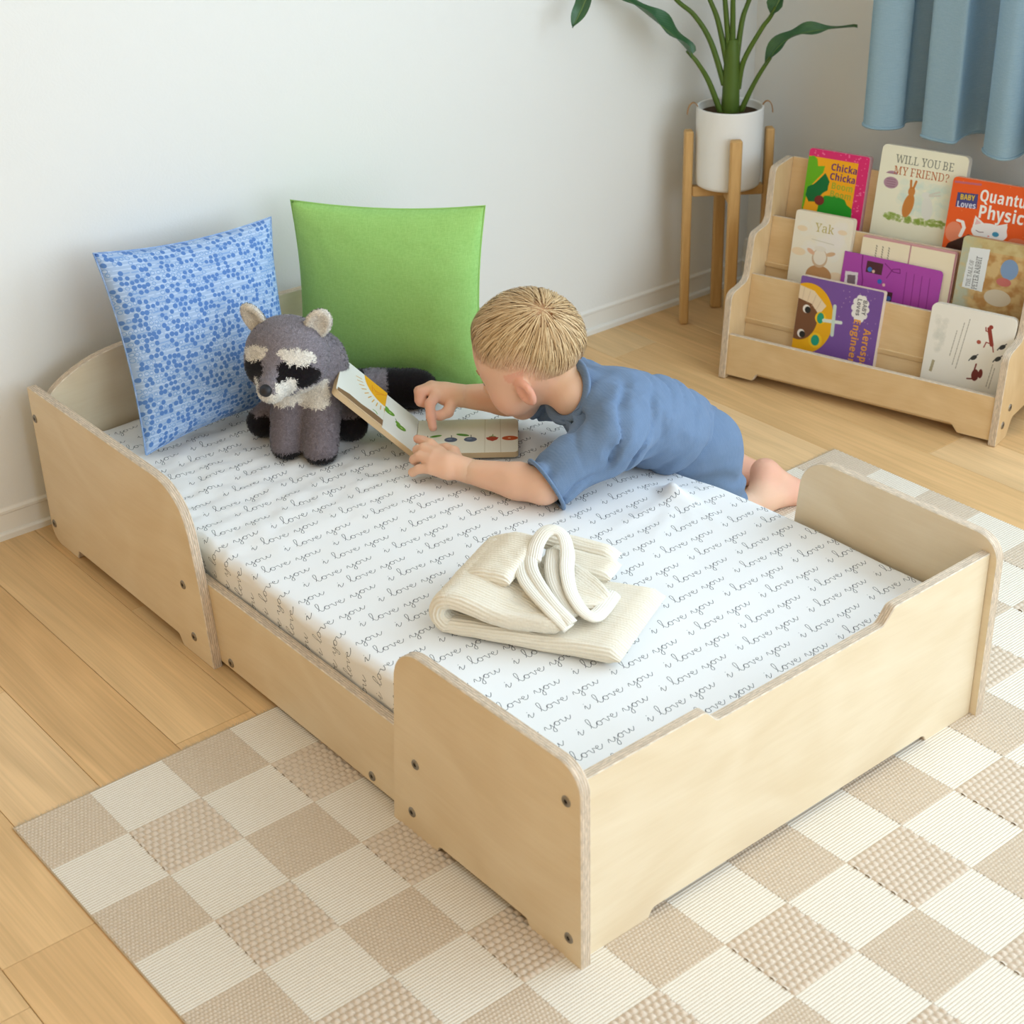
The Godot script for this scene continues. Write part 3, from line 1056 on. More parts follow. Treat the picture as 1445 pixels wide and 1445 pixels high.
func make_books() -> void:
	var im: Image
	var t: Node3D
	# --- top row: red spotted border around a yellow field with green leaves
	im = Image.create(160, 240, false, Image.FORMAT_RGB8)
	im.fill(Color8(222, 40, 110))
	var rng := RandomNumberGenerator.new()
	rng.seed = 3
	for q in 190: disc(im, rng.randf() * 160, rng.randf() * 240, rng.randf_range(1.2, 2.6), Color8(240, 120, 160))
	fillpoly(im, [[0, 26], [132, 26], [132, 240], [0, 240]], Color8(248, 172, 22))
	fillpoly(im, [[0, 30], [14, 24], [24, 34], [28, 56], [46, 52], [44, 74], [30, 98], [18, 120], [10, 140], [4, 200], [0, 240]], Color8(104, 178, 22))
	fillpoly(im, [[50, 74], [58, 88], [64, 100], [62, 116], [62, 128], [52, 138], [44, 152], [36, 172], [16, 176], [6, 156], [8, 128], [24, 116], [36, 98]], Color8(0, 110, 52))
	fillpoly(im, [[56, 148], [84, 142], [110, 150], [118, 166], [132, 176], [136, 240], [40, 240], [44, 170]], Color8(38, 152, 40))
	disc(im, 44, 166, 13, Color8(130, 40, 36), 0.0, 16)
	t = rack_book("board_book", "board book with a pink spotted border and green tree cover", 0.053, 0.184, 0.206, 0.424, 0.167, 0.016, im, Color8(196, 150, 150), 0.006, 0.65)
	lettering(t, "Chicka", 0.0135, Vector2(0.051, 0.1845), Color8(100, 46, 110), -0.02, "Droid Sans", true, 0.055)
	lettering(t, "Chicka", 0.0135, Vector2(0.051, 0.1660), Color8(100, 46, 110), -0.02, "Droid Sans", true, 0.054)
	lettering(t, "Boom", 0.0125, Vector2(0.057, 0.1490), Color8(176, 178, 52), -0.02, "Droid Sans", true, 0.045)
	lettering(t, "Boom", 0.0125, Vector2(0.056, 0.1330), Color8(176, 178, 52), -0.02, "Droid Sans", true, 0.045)
	# --- top row: cream book, two soft animal shapes on grass
	im = Image.create(200, 280, false, Image.FORMAT_RGB8)
	im.fill(Color8(240, 236, 212))
	for q in 60: disc(im, 60 + rng.randf() * 110, 80 + rng.randf() * 90, rng.randf_range(8, 20), Color(0.72, 0.86, 0.86, 0.10))
	for q in 160: disc(im, 30 + rng.randf() * 140, 186 + rng.randf_range(-6, 14) + 0.0, rng.randf_range(2, 5), Color(0.52, 0.62, 0.24, 0.45))
	disc(im, 32, 92, 17, Color8(178, 140, 156))
	for q in 4: line(im, [[22, 82 + q * 7], [42, 82 + q * 7]], 1.6, Color8(140, 100, 124))
	disc(im, 80, 150, 12, Color8(204, 130, 62), 0.0, 36, 0.12)
	disc(im, 83, 108, 8, Color8(206, 134, 66), 0.0, 14)
	line(im, [[80, 98], [78, 76]], 5, Color8(200, 124, 58)); line(im, [[86, 98], [90, 76]], 5, Color8(200, 124, 58))
	disc(im, 124, 150, 13, Color8(226, 226, 216), 0.0, 34, -0.1)
	disc(im, 118, 112, 10, Color8(228, 228, 218))
	line(im, [[126, 108], [146, 96]], 5, Color8(214, 212, 198)); line(im, [[126, 112], [148, 106]], 5, Color8(214, 212, 198))
	var low := im.duplicate()
	im.blit_rect(low, Rect2i(0, 66, 200, 196), Vector2i(0, 84))
	im.fill_rect(Rect2i(44, 66, 156, 18), Color8(240, 236, 212))
	t = rack_book("board_book", "tall cream board book with grey and brown capital title in the back row", 0.206, 0.382, 0.206, 0.4545, 0.166, 0.018, im, Color8(226, 214, 196), 0.010, 0.72)
	lettering(t, "WILL YOU BE", 0.0150, Vector2(0.030, 0.2205), Color8(126, 128, 116), 0.0, "Droid Serif", false, 0.118)
	lettering(t, "MY FRIEND?", 0.0150, Vector2(0.030, 0.1985), Color8(190, 110, 56), 0.0, "Droid Serif", false, 0.112)
	# --- top row: orange book with a white cat
	im = Image.create(240, 240, false, Image.FORMAT_RGB8)
	im.fill(Color8(236, 94, 34))
	for q in 40: disc(im, rng.randf() * 240, rng.randf() * 240, 1.2, Color8(246, 150, 100))
	fillpoly(im, [[4, 14], [70, 10], [70, 17], [4, 21]], Color8(196, 104, 120))
	disc(im, 22, 150, 20, Color8(234, 140, 106), 0.0, 34)
	disc(im, 180, 150, 24, Color8(230, 126, 90), 0.0, 16)
	fillpoly(im, [[14, 190], [60, 150], [110, 156], [170, 170], [190, 240], [0, 240]], Color8(60, 30, 22))
	line(im, [[40, 160], [46, 130], [40, 112], [28, 110]], 9, Color8(246, 240, 236))
	disc(im, 108, 132, 44, Color8(248, 243, 240), 0.0, 30)
	fillpoly(im, [[66, 124], [68, 84], [96, 108]], Color8(248, 243, 240)); fillpoly(im, [[120, 106], [148, 92], [150, 130]], Color8(248, 243, 240))
	fillpoly(im, [[71, 114], [72, 94], [86, 106]], Color8(240, 196, 196))
	line(im, [[76, 132], [84, 136], [94, 134]], 2, Color8(120, 90, 96))
	disc(im, 124, 134, 8, Color8(66, 148, 184))
	disc(im, 108, 144, 2.5, Color8(236, 150, 140))
	disc(im, 92, 166, 10, Color8(248, 243, 240)); disc(im, 132, 168, 10, Color8(248, 243, 240))
	low = im.duplicate()
	im.blit_rect(low, Rect2i(0, 60, 240, 148), Vector2i(0, 92))
	im.fill_rect(Rect2i(0, 56, 240, 38), Color8(236, 94, 34))
	fillpoly(im, [[16, 50], [66, 46], [68, 94], [16, 98]], Color8(70, 72, 130))
	t = rack_book("board_book", "orange board book with a winking white cat beside the rack end", 0.364, 0.556, 0.206, 0.4215, 0.148, 0.014, im, Color8(230, 160, 130), 0.008, 0.62)
	lettering(t, "Quantum", 0.0220, Vector2(0.056, 0.1810), Color8(248, 244, 238), 0.0, "Droid Sans", true, 0.112)
	lettering(t, "Physics", 0.0240, Vector2(0.058, 0.1500), Color8(248, 244, 238), 0.0, "Droid Sans", true, 0.100)
	lettering(t, "BABY", 0.0100, Vector2(0.019, 0.1780), Color8(232, 196, 54), 0.05, "Droid Sans", true, 0.028)
	lettering(t, "Loves", 0.0115, Vector2(0.015, 0.1630), Color8(214, 216, 232), 0.05, "Droid Sans", true, 0.036)
	# --- middle row: pale book with a horned animal
	im = Image.create(180, 240, false, Image.FORMAT_RGB8)
	im.fill(Color8(238, 228, 208))
	for q in 50: disc(im, 30 + rng.randf() * 120, 30 + rng.randf() * 110, rng.randf_range(10, 24), Color(0.93, 0.91, 0.88, 0.25))
	for q in [[150, 50, 14], [24, 140, 22], [26, 60, 16], [150, 200, 22]]: disc(im, q[0], q[1], q[2], Color(0.94, 0.80, 0.62, 0.6), 0.0, q[2] * 0.6)
	disc(im, 96, 210, 40, Color8(190, 140, 92), 0.0, 36)
	disc(im, 92, 150, 24, Color8(208, 176, 142), 0.0, 32)
	disc(im, 92, 146, 20, Color8(238, 226, 208), 0.0, 27)
	disc(im, 62, 132, 14, Color8(226, 178, 146), 0.0, 7, 0.6); disc(im, 124, 130, 15, Color8(216, 176, 138), 0.0, 7, -0.4)
	disc(im, 90, 118, 18, Color8(232, 222, 206), 0.0, 9)
	line(im, [[60, 90], [130, 96]], 1.6, Color8(196, 186, 160))
	t = rack_book("board_book", "pale cream board book with a sketched yak in the middle row", 0.071, 0.196, 0.109, 0.322, 0.106, 0.015, im, Color8(222, 206, 180), 0.006, 0.645)
	lettering(t, "Yak", 0.0165, Vector2(0.045, 0.1800), Color8(196, 180, 110), 0.0, "Droid Serif", false)
	# --- middle row: open flap book, purple flap hanging over cream pages
	im = Image.create(240, 240, false, Image.FORMAT_RGB8)
	im.fill(Color8(240, 226, 196))
	fillpoly(im, [[0, 0], [240, 0], [240, 5], [0, 5]], Color8(206, 150, 152))
	line(im, [[124, 4], [124, 240]], 3, Color8(178, 120, 132))
	line(im, [[237, 0], [237, 240]], 4, Color8(178, 120, 132))
	for q in 3:
		for r in 9: line(im, [[38 + q * 16, 20 + r * 6], [40 + q * 16, 23 + r * 6]], 2, Color8(120, 110, 96))
	t = rack_book("board_book", "open flap book with cream pages and a purple flap in the middle row", 0.217, 0.411, 0.109, 0.2965, 0.110, 0.010, im, Color8(214, 170, 166))
	var fw := 0.205
	var fh := 0.096
	var fi := Image.create(256, 120, false, Image.FORMAT_RGB8)
	fi.fill(Color8(176, 74, 170))
	fillpoly(fi, [[10, 48], [44, 46], [46, 92], [12, 94]], Color8(236, 226, 226)); fillpoly(fi, [[17, 56], [38, 54], [40, 76], [19, 78]], Color8(130, 110, 116))
	fillpoly(fi, [[62, 12], [104, 12], [104, 40], [62, 40]], Color8(84, 44, 54)); disc(fi, 72, 32, 6, Color8(70, 120, 190)); disc(fi, 82, 35, 4, Color8(230, 190, 170))
	fillpoly(fi, [[98, 76], [140, 76], [140, 112], [98, 112]], Color8(76, 40, 50)); disc(fi, 132, 92, 6, Color8(70, 110, 170))
	disc(fi, 102, 56, 6, Color8(60, 110, 190)); disc(fi, 114, 62, 4, Color8(240, 190, 180))
	line(fi, [[48, 0], [50, 30], [58, 60], [60, 118]], 2.4, Color8(120, 34, 110))
	line(fi, [[118, 44], [130, 20], [148, 16], [150, 26], [132, 26], [108, 10]], 2.0, Color8(120, 34, 110))
	for q in 4: line(fi, [[166 + q * 20, 20 + q], [170 + q * 20, 104]], 1.6, Color8(130, 44, 124))
	var fm := std(Color.WHITE, 0.4, 0.45)
	fm.albedo_texture = tex_from(fi)
	fm.uv1_scale = Vector3(1.0 / fw, -1.0 / fh, 1)
	fm.uv1_offset = Vector3(0, 1, 0)
	part("flap", extrude(rounded([[0, 0], [fw, 0], [fw, fh, 0.008], [0, fh]], 5), 0.0025, 0.0004), [fm, std(Color8(160, 66, 152), 0.5, 0.4)], t, Transform3D(Basis(Vector3.BACK, -0.012), Vector3(-0.0315, 0.0575, 0.003)))
	# --- middle row: meadow-coloured book with an upright title plate
	im = Image.create(220, 240, false, Image.FORMAT_RGB8)
	im.fill(Color8(214, 184, 134))
	var wn := noise(5, 1.0, 3)
	im = paint(220, 240, func(x, y):
		var a := wn.get_noise_2d(x * 0.02, y * 0.02)
		var c := Color8(206, 174, 120).lerp(Color8(180, 132, 76), clampf(0.4 + a * 1.5, 0, 1))
		if x < 60: c = c.lerp(Color8(184, 190, 168), clampf(1.2 - x / 50.0 + a, 0, 0.9))
		if y < 40: c = c.lerp(Color8(196, 190, 140), 0.5)
		return c)
	disc(im, 150, 86, 26, Color8(126, 152, 186), 0.0, 34); disc(im, 140, 130, 22, Color8(196, 110, 102), 0.0, 14); disc(im, 130, 186, 40, Color8(210, 196, 172), 0.0, 28)
	fillpoly(im, [[24, 36], [84, 32], [82, 176], [20, 172]], Color8(228, 230, 230))
	t = rack_book("board_book", "meadow coloured board book with a pale upright title plate", 0.419, 0.561, 0.109, 0.333, 0.104, 0.016, im, Color8(190, 150, 110), 0.008, 0.59)
	lettering(t, "THE TALE OF", 0.0075, Vector2(0.0275, 0.134), Color8(110, 110, 110), PI * 0.5, "Droid Serif", false, 0.050)
	lettering(t, "PETER RABBIT", 0.0100, Vector2(0.0420, 0.131), Color8(86, 88, 90), PI * 0.5, "Droid Serif", false, 0.062)
	# --- front row: purple book lying on its side, a child in a yellow flying cap
	im = Image.create(240, 256, false, Image.FORMAT_RGB8)
	im.fill(Color8(122, 84, 158))
	for q in 30: disc(im, 120 + rng.randf() * 110, rng.randf() * 190, 1.3, Color8(190, 160, 190))
	disc(im, 30, 108, 80, Color8(238, 174, 28), 0.0, 92)
	disc(im, 12, 106, 52, Color8(122, 80, 54), 0.0, 62)
	fillpoly(im, [[0, 26], [44, 34], [84, 66], [66, 92], [40, 68], [0, 60]], Color8(236, 212, 178))
	for q in 4: line(im, [[14 + q * 18, 28 + q * 8], [12 + q * 15, 62 + q * 6]], 1.2, Color8(206, 178, 146))
	for q in [[28, 84], [22, 150]]:
		disc(im, q[0], q[1], 11, Color8(240, 232, 222)); disc(im, q[0] + 4, q[1] + 2, 8.5, Color8(36, 36, 36))
	disc(im, 72, 100, 16, Color8(246, 196, 40)); disc(im, 72, 100, 10, Color8(36, 156, 126), 0.0, 14)
	disc(im, 66, 160, 20, Color8(246, 196, 40)); disc(im, 66, 160, 12, Color8(36, 156, 126), 0.0, 14)
	line(im, [[82, 104], [132, 100]], 9, Color8(222, 230, 218)); line(im, [[108, 62], [112, 136]], 10, Color8(206, 222, 208))
	for q in 10: disc(im, 180 + cos(q * 0.63) * 17, 54 + sin(q * 0.63) * 27, 9, Color8(240, 236, 230))
	disc(im, 180, 54, 20, Color8(240, 236, 230), 0.0, 30)
	t = rack_book("board_book", "purple board book turned sideways with a yellow flying cap in the front row", 0.128, 0.304, 0.027, 0.2195, 0.048, 0.014, im, Color8(222, 200, 180), 0.004)
	lettering(t, "Aerospace", 0.0150, Vector2(0.1460, 0.1180), Color8(232, 160, 60), -PI * 0.5, "Droid Sans", true, 0.098)
	lettering(t, "Engineering", 0.0140, Vector2(0.1230, 0.1340), Color8(232, 160, 60), -PI * 0.5, "Droid Sans", true, 0.116)
	lettering(t, "BABY", 0.0085, Vector2(0.136, 0.173), Color8(120, 116, 120), -PI * 0.5)
	lettering(t, "Loves", 0.0090, Vector2(0.124, 0.174), Color8(120, 116, 120), -PI * 0.5)
	# --- front row: white back cover with small red and black animals, turned sideways
	im = Image.create(240, 256, false, Image.FORMAT_RGB8)
	im.fill(Color8(240, 234, 222))
	for q in 60: disc(im, 22 + rng.randf() * 26, 40 + rng.randf() * 110, rng.randf_range(4, 10), Color(0.84, 0.83, 0.78, 0.18))
	fillpoly(im, [[26, 176], [34, 177], [30, 214], [22, 213]], Color8(176, 164, 132))
	var red := Color8(150, 60, 46)
	line(im, [[168, 46], [176, 72], [182, 92]], 11, red); line(im, [[172, 56], [160, 54], [158, 44]], 3, red); line(im, [[182, 90], [166, 88], [162, 104]], 3, red); line(im, [[184, 90], [190, 112]], 3, red); disc(im, 172, 40, 6, red)
	disc(im, 146, 92, 6, Color8(176, 86, 66))
	line(im, [[146, 196], [150, 160]], 4, Color8(116, 44, 36)); disc(im, 152, 194, 10, Color8(112, 42, 34), 0.0, 18); disc(im, 166, 186, 6, Color8(112, 42, 34), 0.0, 14); line(im, [[132, 210], [150, 206]], 4, Color8(112, 42, 34))
	for q in [[212, 92], [206, 130], [140, 142]]:
		disc(im, q[0], q[1], 10, Color8(52, 54, 52), 0.0, 6, -0.8); line(im, [[q[0] - 8, q[1] + 4], [q[0] - 12, q[1] + 12]], 2.5, Color8(52, 54, 52)); line(im, [[q[0] + 4, q[1] - 6], [q[0] + 10, q[1] - 12]], 2.5, Color8(52, 54, 52))
	for c in [[104, 30, 190], [92, 44, 176], [78, 72, 150], [208, 160, 222], [200, 150, 216]]:
		var y: float = c[1]
		while y < c[2]:
			var l := rng.randf_range(3, 9)
			line(im, [[c[0] - (y - 100) * 0.1, y], [c[0] - (y + l - 100) * 0.1, y + l]], 1.8, Color8(150, 142, 128))
			y += l + 3.0
	rack_book("board_book", "white back cover with small red and black animals at the rack end", 0.4015, 0.5665, 0.027, 0.2215, 0.048, 0.014, im, Color8(226, 216, 200), 0.012, 0.8)

# ---------------------------------------------------------------- plant on its stand
const PC := Vector3(1.540, 0, -1.257)

func make_plant() -> void:
	var bamboo := textured(wood_tex(Color8(218, 176, 116), Color8(192, 146, 88), 77, 0.4, 1.3, 0.5, 0.1), Vector2(3, 9), 0.5, 0.4)
	var st := thing("plant_stand", "light wooden four-legged plant stand in the room corner", "plant stand", Transform3D(Basis(Vector3.UP, -0.64), PC))
	for k in 4:
		var a := PI * 0.5 * k
		var d := Vector3(cos(a), 0, sin(a))
		var b := MB.new()
		b.box(Vector3(0, 0.214, 0), Vector3(0.018, 0.428, 0.024), 0.003, Transform3D(Basis(Vector3.UP, -a), d * 0.0845))
		for q in b.uv.size(): b.uv[q] = Vector2(b.uv[q].y, b.uv[q].x)
		part("leg", b.mesh(), bamboo, st)
	for k in 2:
		var b := MB.new()
		b.box(Vector3(0, 0.2985 - 0.0005 * k, 0), Vector3(0.150, 0.022, 0.018), 0.002, Transform3D(Basis(Vector3.UP, PI * 0.5 * k), Vector3.ZERO))
		part("cross_bar", b.mesh(), bamboo, st)
	# pot
	var pot := thing("flower_pot", "white cylindrical flower pot held between the stand legs", "flower pot", Transform3D(Basis.IDENTITY, PC + Vector3(0, 0.3102, 0)))
	var b := MB.new()
	b.lathe([[0.0, 0.0], [0.060, 0.0], [0.0655, 0.003], [0.0675, 0.009], [0.0685, 0.04], [0.0695, 0.163], [0.0690, 0.1655], [0.0670, 0.1665], [0.0650, 0.1655], [0.0645, 0.163], [0.0635, 0.140], [0.0, 0.140]], 48)
	part("pot", b.mesh(), std(Color8(240, 238, 234), 0.55, 0.4), pot)
	# strap handles
	var hm := std(Color8(176, 134, 92), 0.7, 0.3)
	for s in [-1.0, 1.0]:
		var pts := []
		var lat: Vector3 = Vector3(0.777, 0, 0.629) * s
		for q in 11:
			var a := PI * q / 10.0
			pts.append(lat * (0.064 + 0.012 - cos(a) * 0.012) + Vector3(0, 0.150 + sin(a) * 0.024, 0))
		var h := MB.new()
		h.tube(pts, [0.0045], 8, 0.25, Vector3.UP.cross(lat))
		part("strap_handle", h.mesh(), hm, pot)
	var soil := MB.new()
	soil.lathe([[0.0635, 0.1405], [0.0635, 0.150], [0.045, 0.153], [0.0, 0.154]], 32)
	var sm := std(Color8(84, 68, 54), 0.95, 0.1)
	part("soil", soil.mesh(), sm, pot)
	# the plant
	var pl := thing("leafy_plant", "tall green plant with long leaves growing from the white pot", "plant")
	var green := std(Color8(84, 108, 40), 0.5, 0.4)
	var nz := noise(4, 1.0, 2)
	var leafimg := paint(128, 256, func(x, y):
		var u: float = absf(x / 127.0 - 0.5) * 2.0
		var rib := 0.5 + 0.5 * sin((y * 0.5 + u * 40.0))
		var c := Color8(52, 92, 56).lerp(Color8(76, 120, 72), clampf(0.5 * rib + 0.3 * nz.get_noise_2d(x * 0.05, y * 0.03), 0, 1))
		if u < 0.07: c = Color8(112, 140, 76)
		return c)
	var leafm := textured(leafimg, Vector2(1, 1), 0.42, 0.5)
	leafm.backlight_enabled = true
	leafm.backlight = Color(0.10, 0.16, 0.06)
	var tr := MB.new()
	tr.tube([PC + Vector3(0, 0.455, 0), PC + Vector3(0, 0.50, 0), PC + Vector3(0, 0.55, 0), PC + Vector3(-0.001, 0.585, 0), PC + Vector3(-0.001, 0.61, 0)], [0.0195, 0.0180, 0.0170, 0.0155, 0.010], 14)
	part("trunk", tr.mesh(), green, pl)
	var S := [
		[[Vector3(1.524, 0.462, -1.268), Vector3(1.497, 0.529, -1.279), Vector3(1.472, 0.568, -1.286), Vector3(1.461, 0.585, -1.295), Vector3(1.430, 0.621, -1.307), Vector3(1.386, 0.660, -1.324), Vector3(1.332, 0.706, -1.348), Vector3(1.275, 0.738, -1.368)], 3, 0.028],
		[[Vector3(1.529, 0.519, -1.266), Vector3(1.513, 0.603, -1.292), Vector3(1.486, 0.657, -1.314), Vector3(1.450, 0.691, -1.330), Vector3(1.403, 0.750, -1.343), Vector3(1.339, 0.848, -1.368)], 4, 0.04],
		[[Vector3(1.532, 0.562, -1.263), Vector3(1.523, 0.645, -1.284), Vector3(1.514, 0.692, -1.304), Vector3(1.490, 0.768, -1.323), Vector3(1.455, 0.902, -1.351)], 3, 0.05],
		[[Vector3(1.537, 0.561, -1.260), Vector3(1.525, 0.688, -1.269), Vector3(1.513, 0.797, -1.279), Vector3(1.493, 0.954, -1.295)], 2, 0.05],
		[[Vector3(1.541, 0.561, -1.256), Vector3(1.530, 0.690, -1.252), Vector3(1.514, 0.801, -1.240), Vector3(1.490, 0.985, -1.220)], 2, 0.05],
		[[Vector3(1.546, 0.561, -1.252), Vector3(1.560, 0.643, -1.253), Vector3(1.577, 0.683, -1.252), Vector3(1.605, 0.762, -1.243), Vector3(1.649, 0.891, -1.233)], 3, 0.05],
		[[Vector3(1.551, 0.511, -1.248), Vector3(1.551, 0.570, -1.235), Vector3(1.569, 0.635, -1.207), Vector3(1.576, 0.662, -1.190), Vector3(1.589, 0.720, -1.166), Vector3(1.597, 0.803, -1.134)], 3, 0.022],
		[[Vector3(1.556, 0.462, -1.243), Vector3(1.565, 0.512, -1.224), Vector3(1.578, 0.562, -1.201), Vector3(1.594, 0.605, -1.175), Vector3(1.615, 0.626, -1.145), Vector3(1.645, 0.636, -1.107), Vector3(1.686, 0.642, -1.061)], 2, 0.022]]
	for q in S:
		var pts := smooth_path(q[0], 6)
		var cut: int = q[1] * 6
		var sp := pts.slice(0, cut + 3)
		var b2 := MB.new()
		b2.tube(sp, lerp_list([0.0065, 0.0048, 0.0040], sp.size()), 8)
		var stem := part("leaf_stem", b2.mesh(), green, pl)
		part("leaf", leaf_mesh(pts.slice(cut), q[2], nz), leafm, stem)
	# one leaf hangs into the picture from higher up
	var hang := smooth_path([Vector3(1.493, 0.954, -1.295), Vector3(1.42, 0.93, -1.29), Vector3(1.325, 0.831, -1.303), Vector3(1.250, 0.789, -1.311), Vector3(1.215, 0.740, -1.328), Vector3(1.195, 0.709, -1.330), Vector3(1.176, 0.679, -1.333)], 6)
	part("leaf", leaf_mesh(hang.slice(9), 0.028, nz), leafm, pl)

func leaf_mesh(mid: Array, width: float, nz: FastNoiseLite) -> ArrayMesh:
	# a blade with a folded rib and wavy edges along the mid line
	var b := MB.new()
	var n := mid.size() - 1
	var up := Vector3(-0.2, 0.9, 0.3).normalized()
	b.grid(8, n, func(i, j):
		var t: float = float(j) / n
		var tan: Vector3 = (mid[mini(j + 1, n)] - mid[maxi(j - 1, 0)]).normalized()
		var s := tan.cross(up).normalized()
		var nn := s.cross(tan)
		var w := width * pow(sin(PI * pow(clampf(t * 0.97 + 0.03, 0, 1), 0.72)), 0.75)
		var u: float = -1.0 + i / 4.0
		var wave := 0.25 * width * sin(t * 15.0 + signf(u) * 1.2) * u * u
		return [mid[j] + s * u * w * 0.86 + nn * (absf(u) * w * 0.45 + wave), Vector2(i / 8.0, t)])
	b.smooth()
	return b.mesh()

# ---------------------------------------------------------------- curtain
func make_curtain() -> void:
	var t := thing("window_curtain", "pale blue curtain panel hanging beside the window in deep folds", "curtain")
	var wn := noise(8, 1.0, 2)
	var m := textured(paint(128, 128, func(x, y):
		var g := 0.5 + 0.25 * sin(TAU * x / 4.0) + 0.25 * sin(TAU * y / 4.0) + 0.3 * tileable(wn, x / 128.0, y / 128.0, 1.0, 9.0)
		return Color8(140, 170, 188).lerp(Color8(168, 194, 208), clampf(g, 0, 1))), Vector2(14, 14), 0.85, 0.2)
	m.backlight_enabled = true
	m.backlight = Color(0.28, 0.34, 0.38)
	var z0 := -0.985; var z1 := -0.36
	var b := MB.new()
	b.grid(150, 40, func(i, j):
		var s: float = i / 150.0
		var f: float = j / 40.0
		var y := lerpf(0.478, 2.28, f)
		var ph := s * TAU * 4.6 - 1.25
		var a := lerpf(1.0, 0.72, f)
		var x := 1.682 - a * (0.045 * cos(ph) + 0.010 * cos(ph * 2.3 + 1.0 + f)) + 0.006 * wn.get_noise_2d(s * 6.0, f * 2.0)
		var z := lerpf(z0, z1, s) + 0.018 * sin(ph * 2.0) * a
		# the hem dips on the outer folds
		if j == 0: y -= 0.008 * (0.5 + 0.5 * cos(ph))
		return [Vector3(x, y, z), Vector2(s * 1.3, y)])
	b.smooth()
	part("cloth", b.mesh(), m, t)
	var h := MB.new()
	var pts := []
	for i in 151: pts.append(b.v[i] + Vector3(0, 0.0015, 0))
	h.tube(pts, [0.0028], 6, 1.0, Vector3.UP)
	part("hem", h.mesh(), m, t)
	var rod := thing("curtain_rod", "slim white curtain rod above the window", "curtain rod")
	var rb := MB.new()
	rb.tube([Vector3(1.69, 2.29, -1.08), Vector3(1.69, 2.29, 2.1)], [0.011], 12)
	part("rod", rb.mesh(), M.trim, rod)
	for z in [-1.02, 2.05]:
		var k := MB.new()
		k.box(Vector3(1.725, 2.29, z), Vector3(0.072, 0.02, 0.02), 0.002)
		part("bracket", k.mesh(), M.trim, rod)


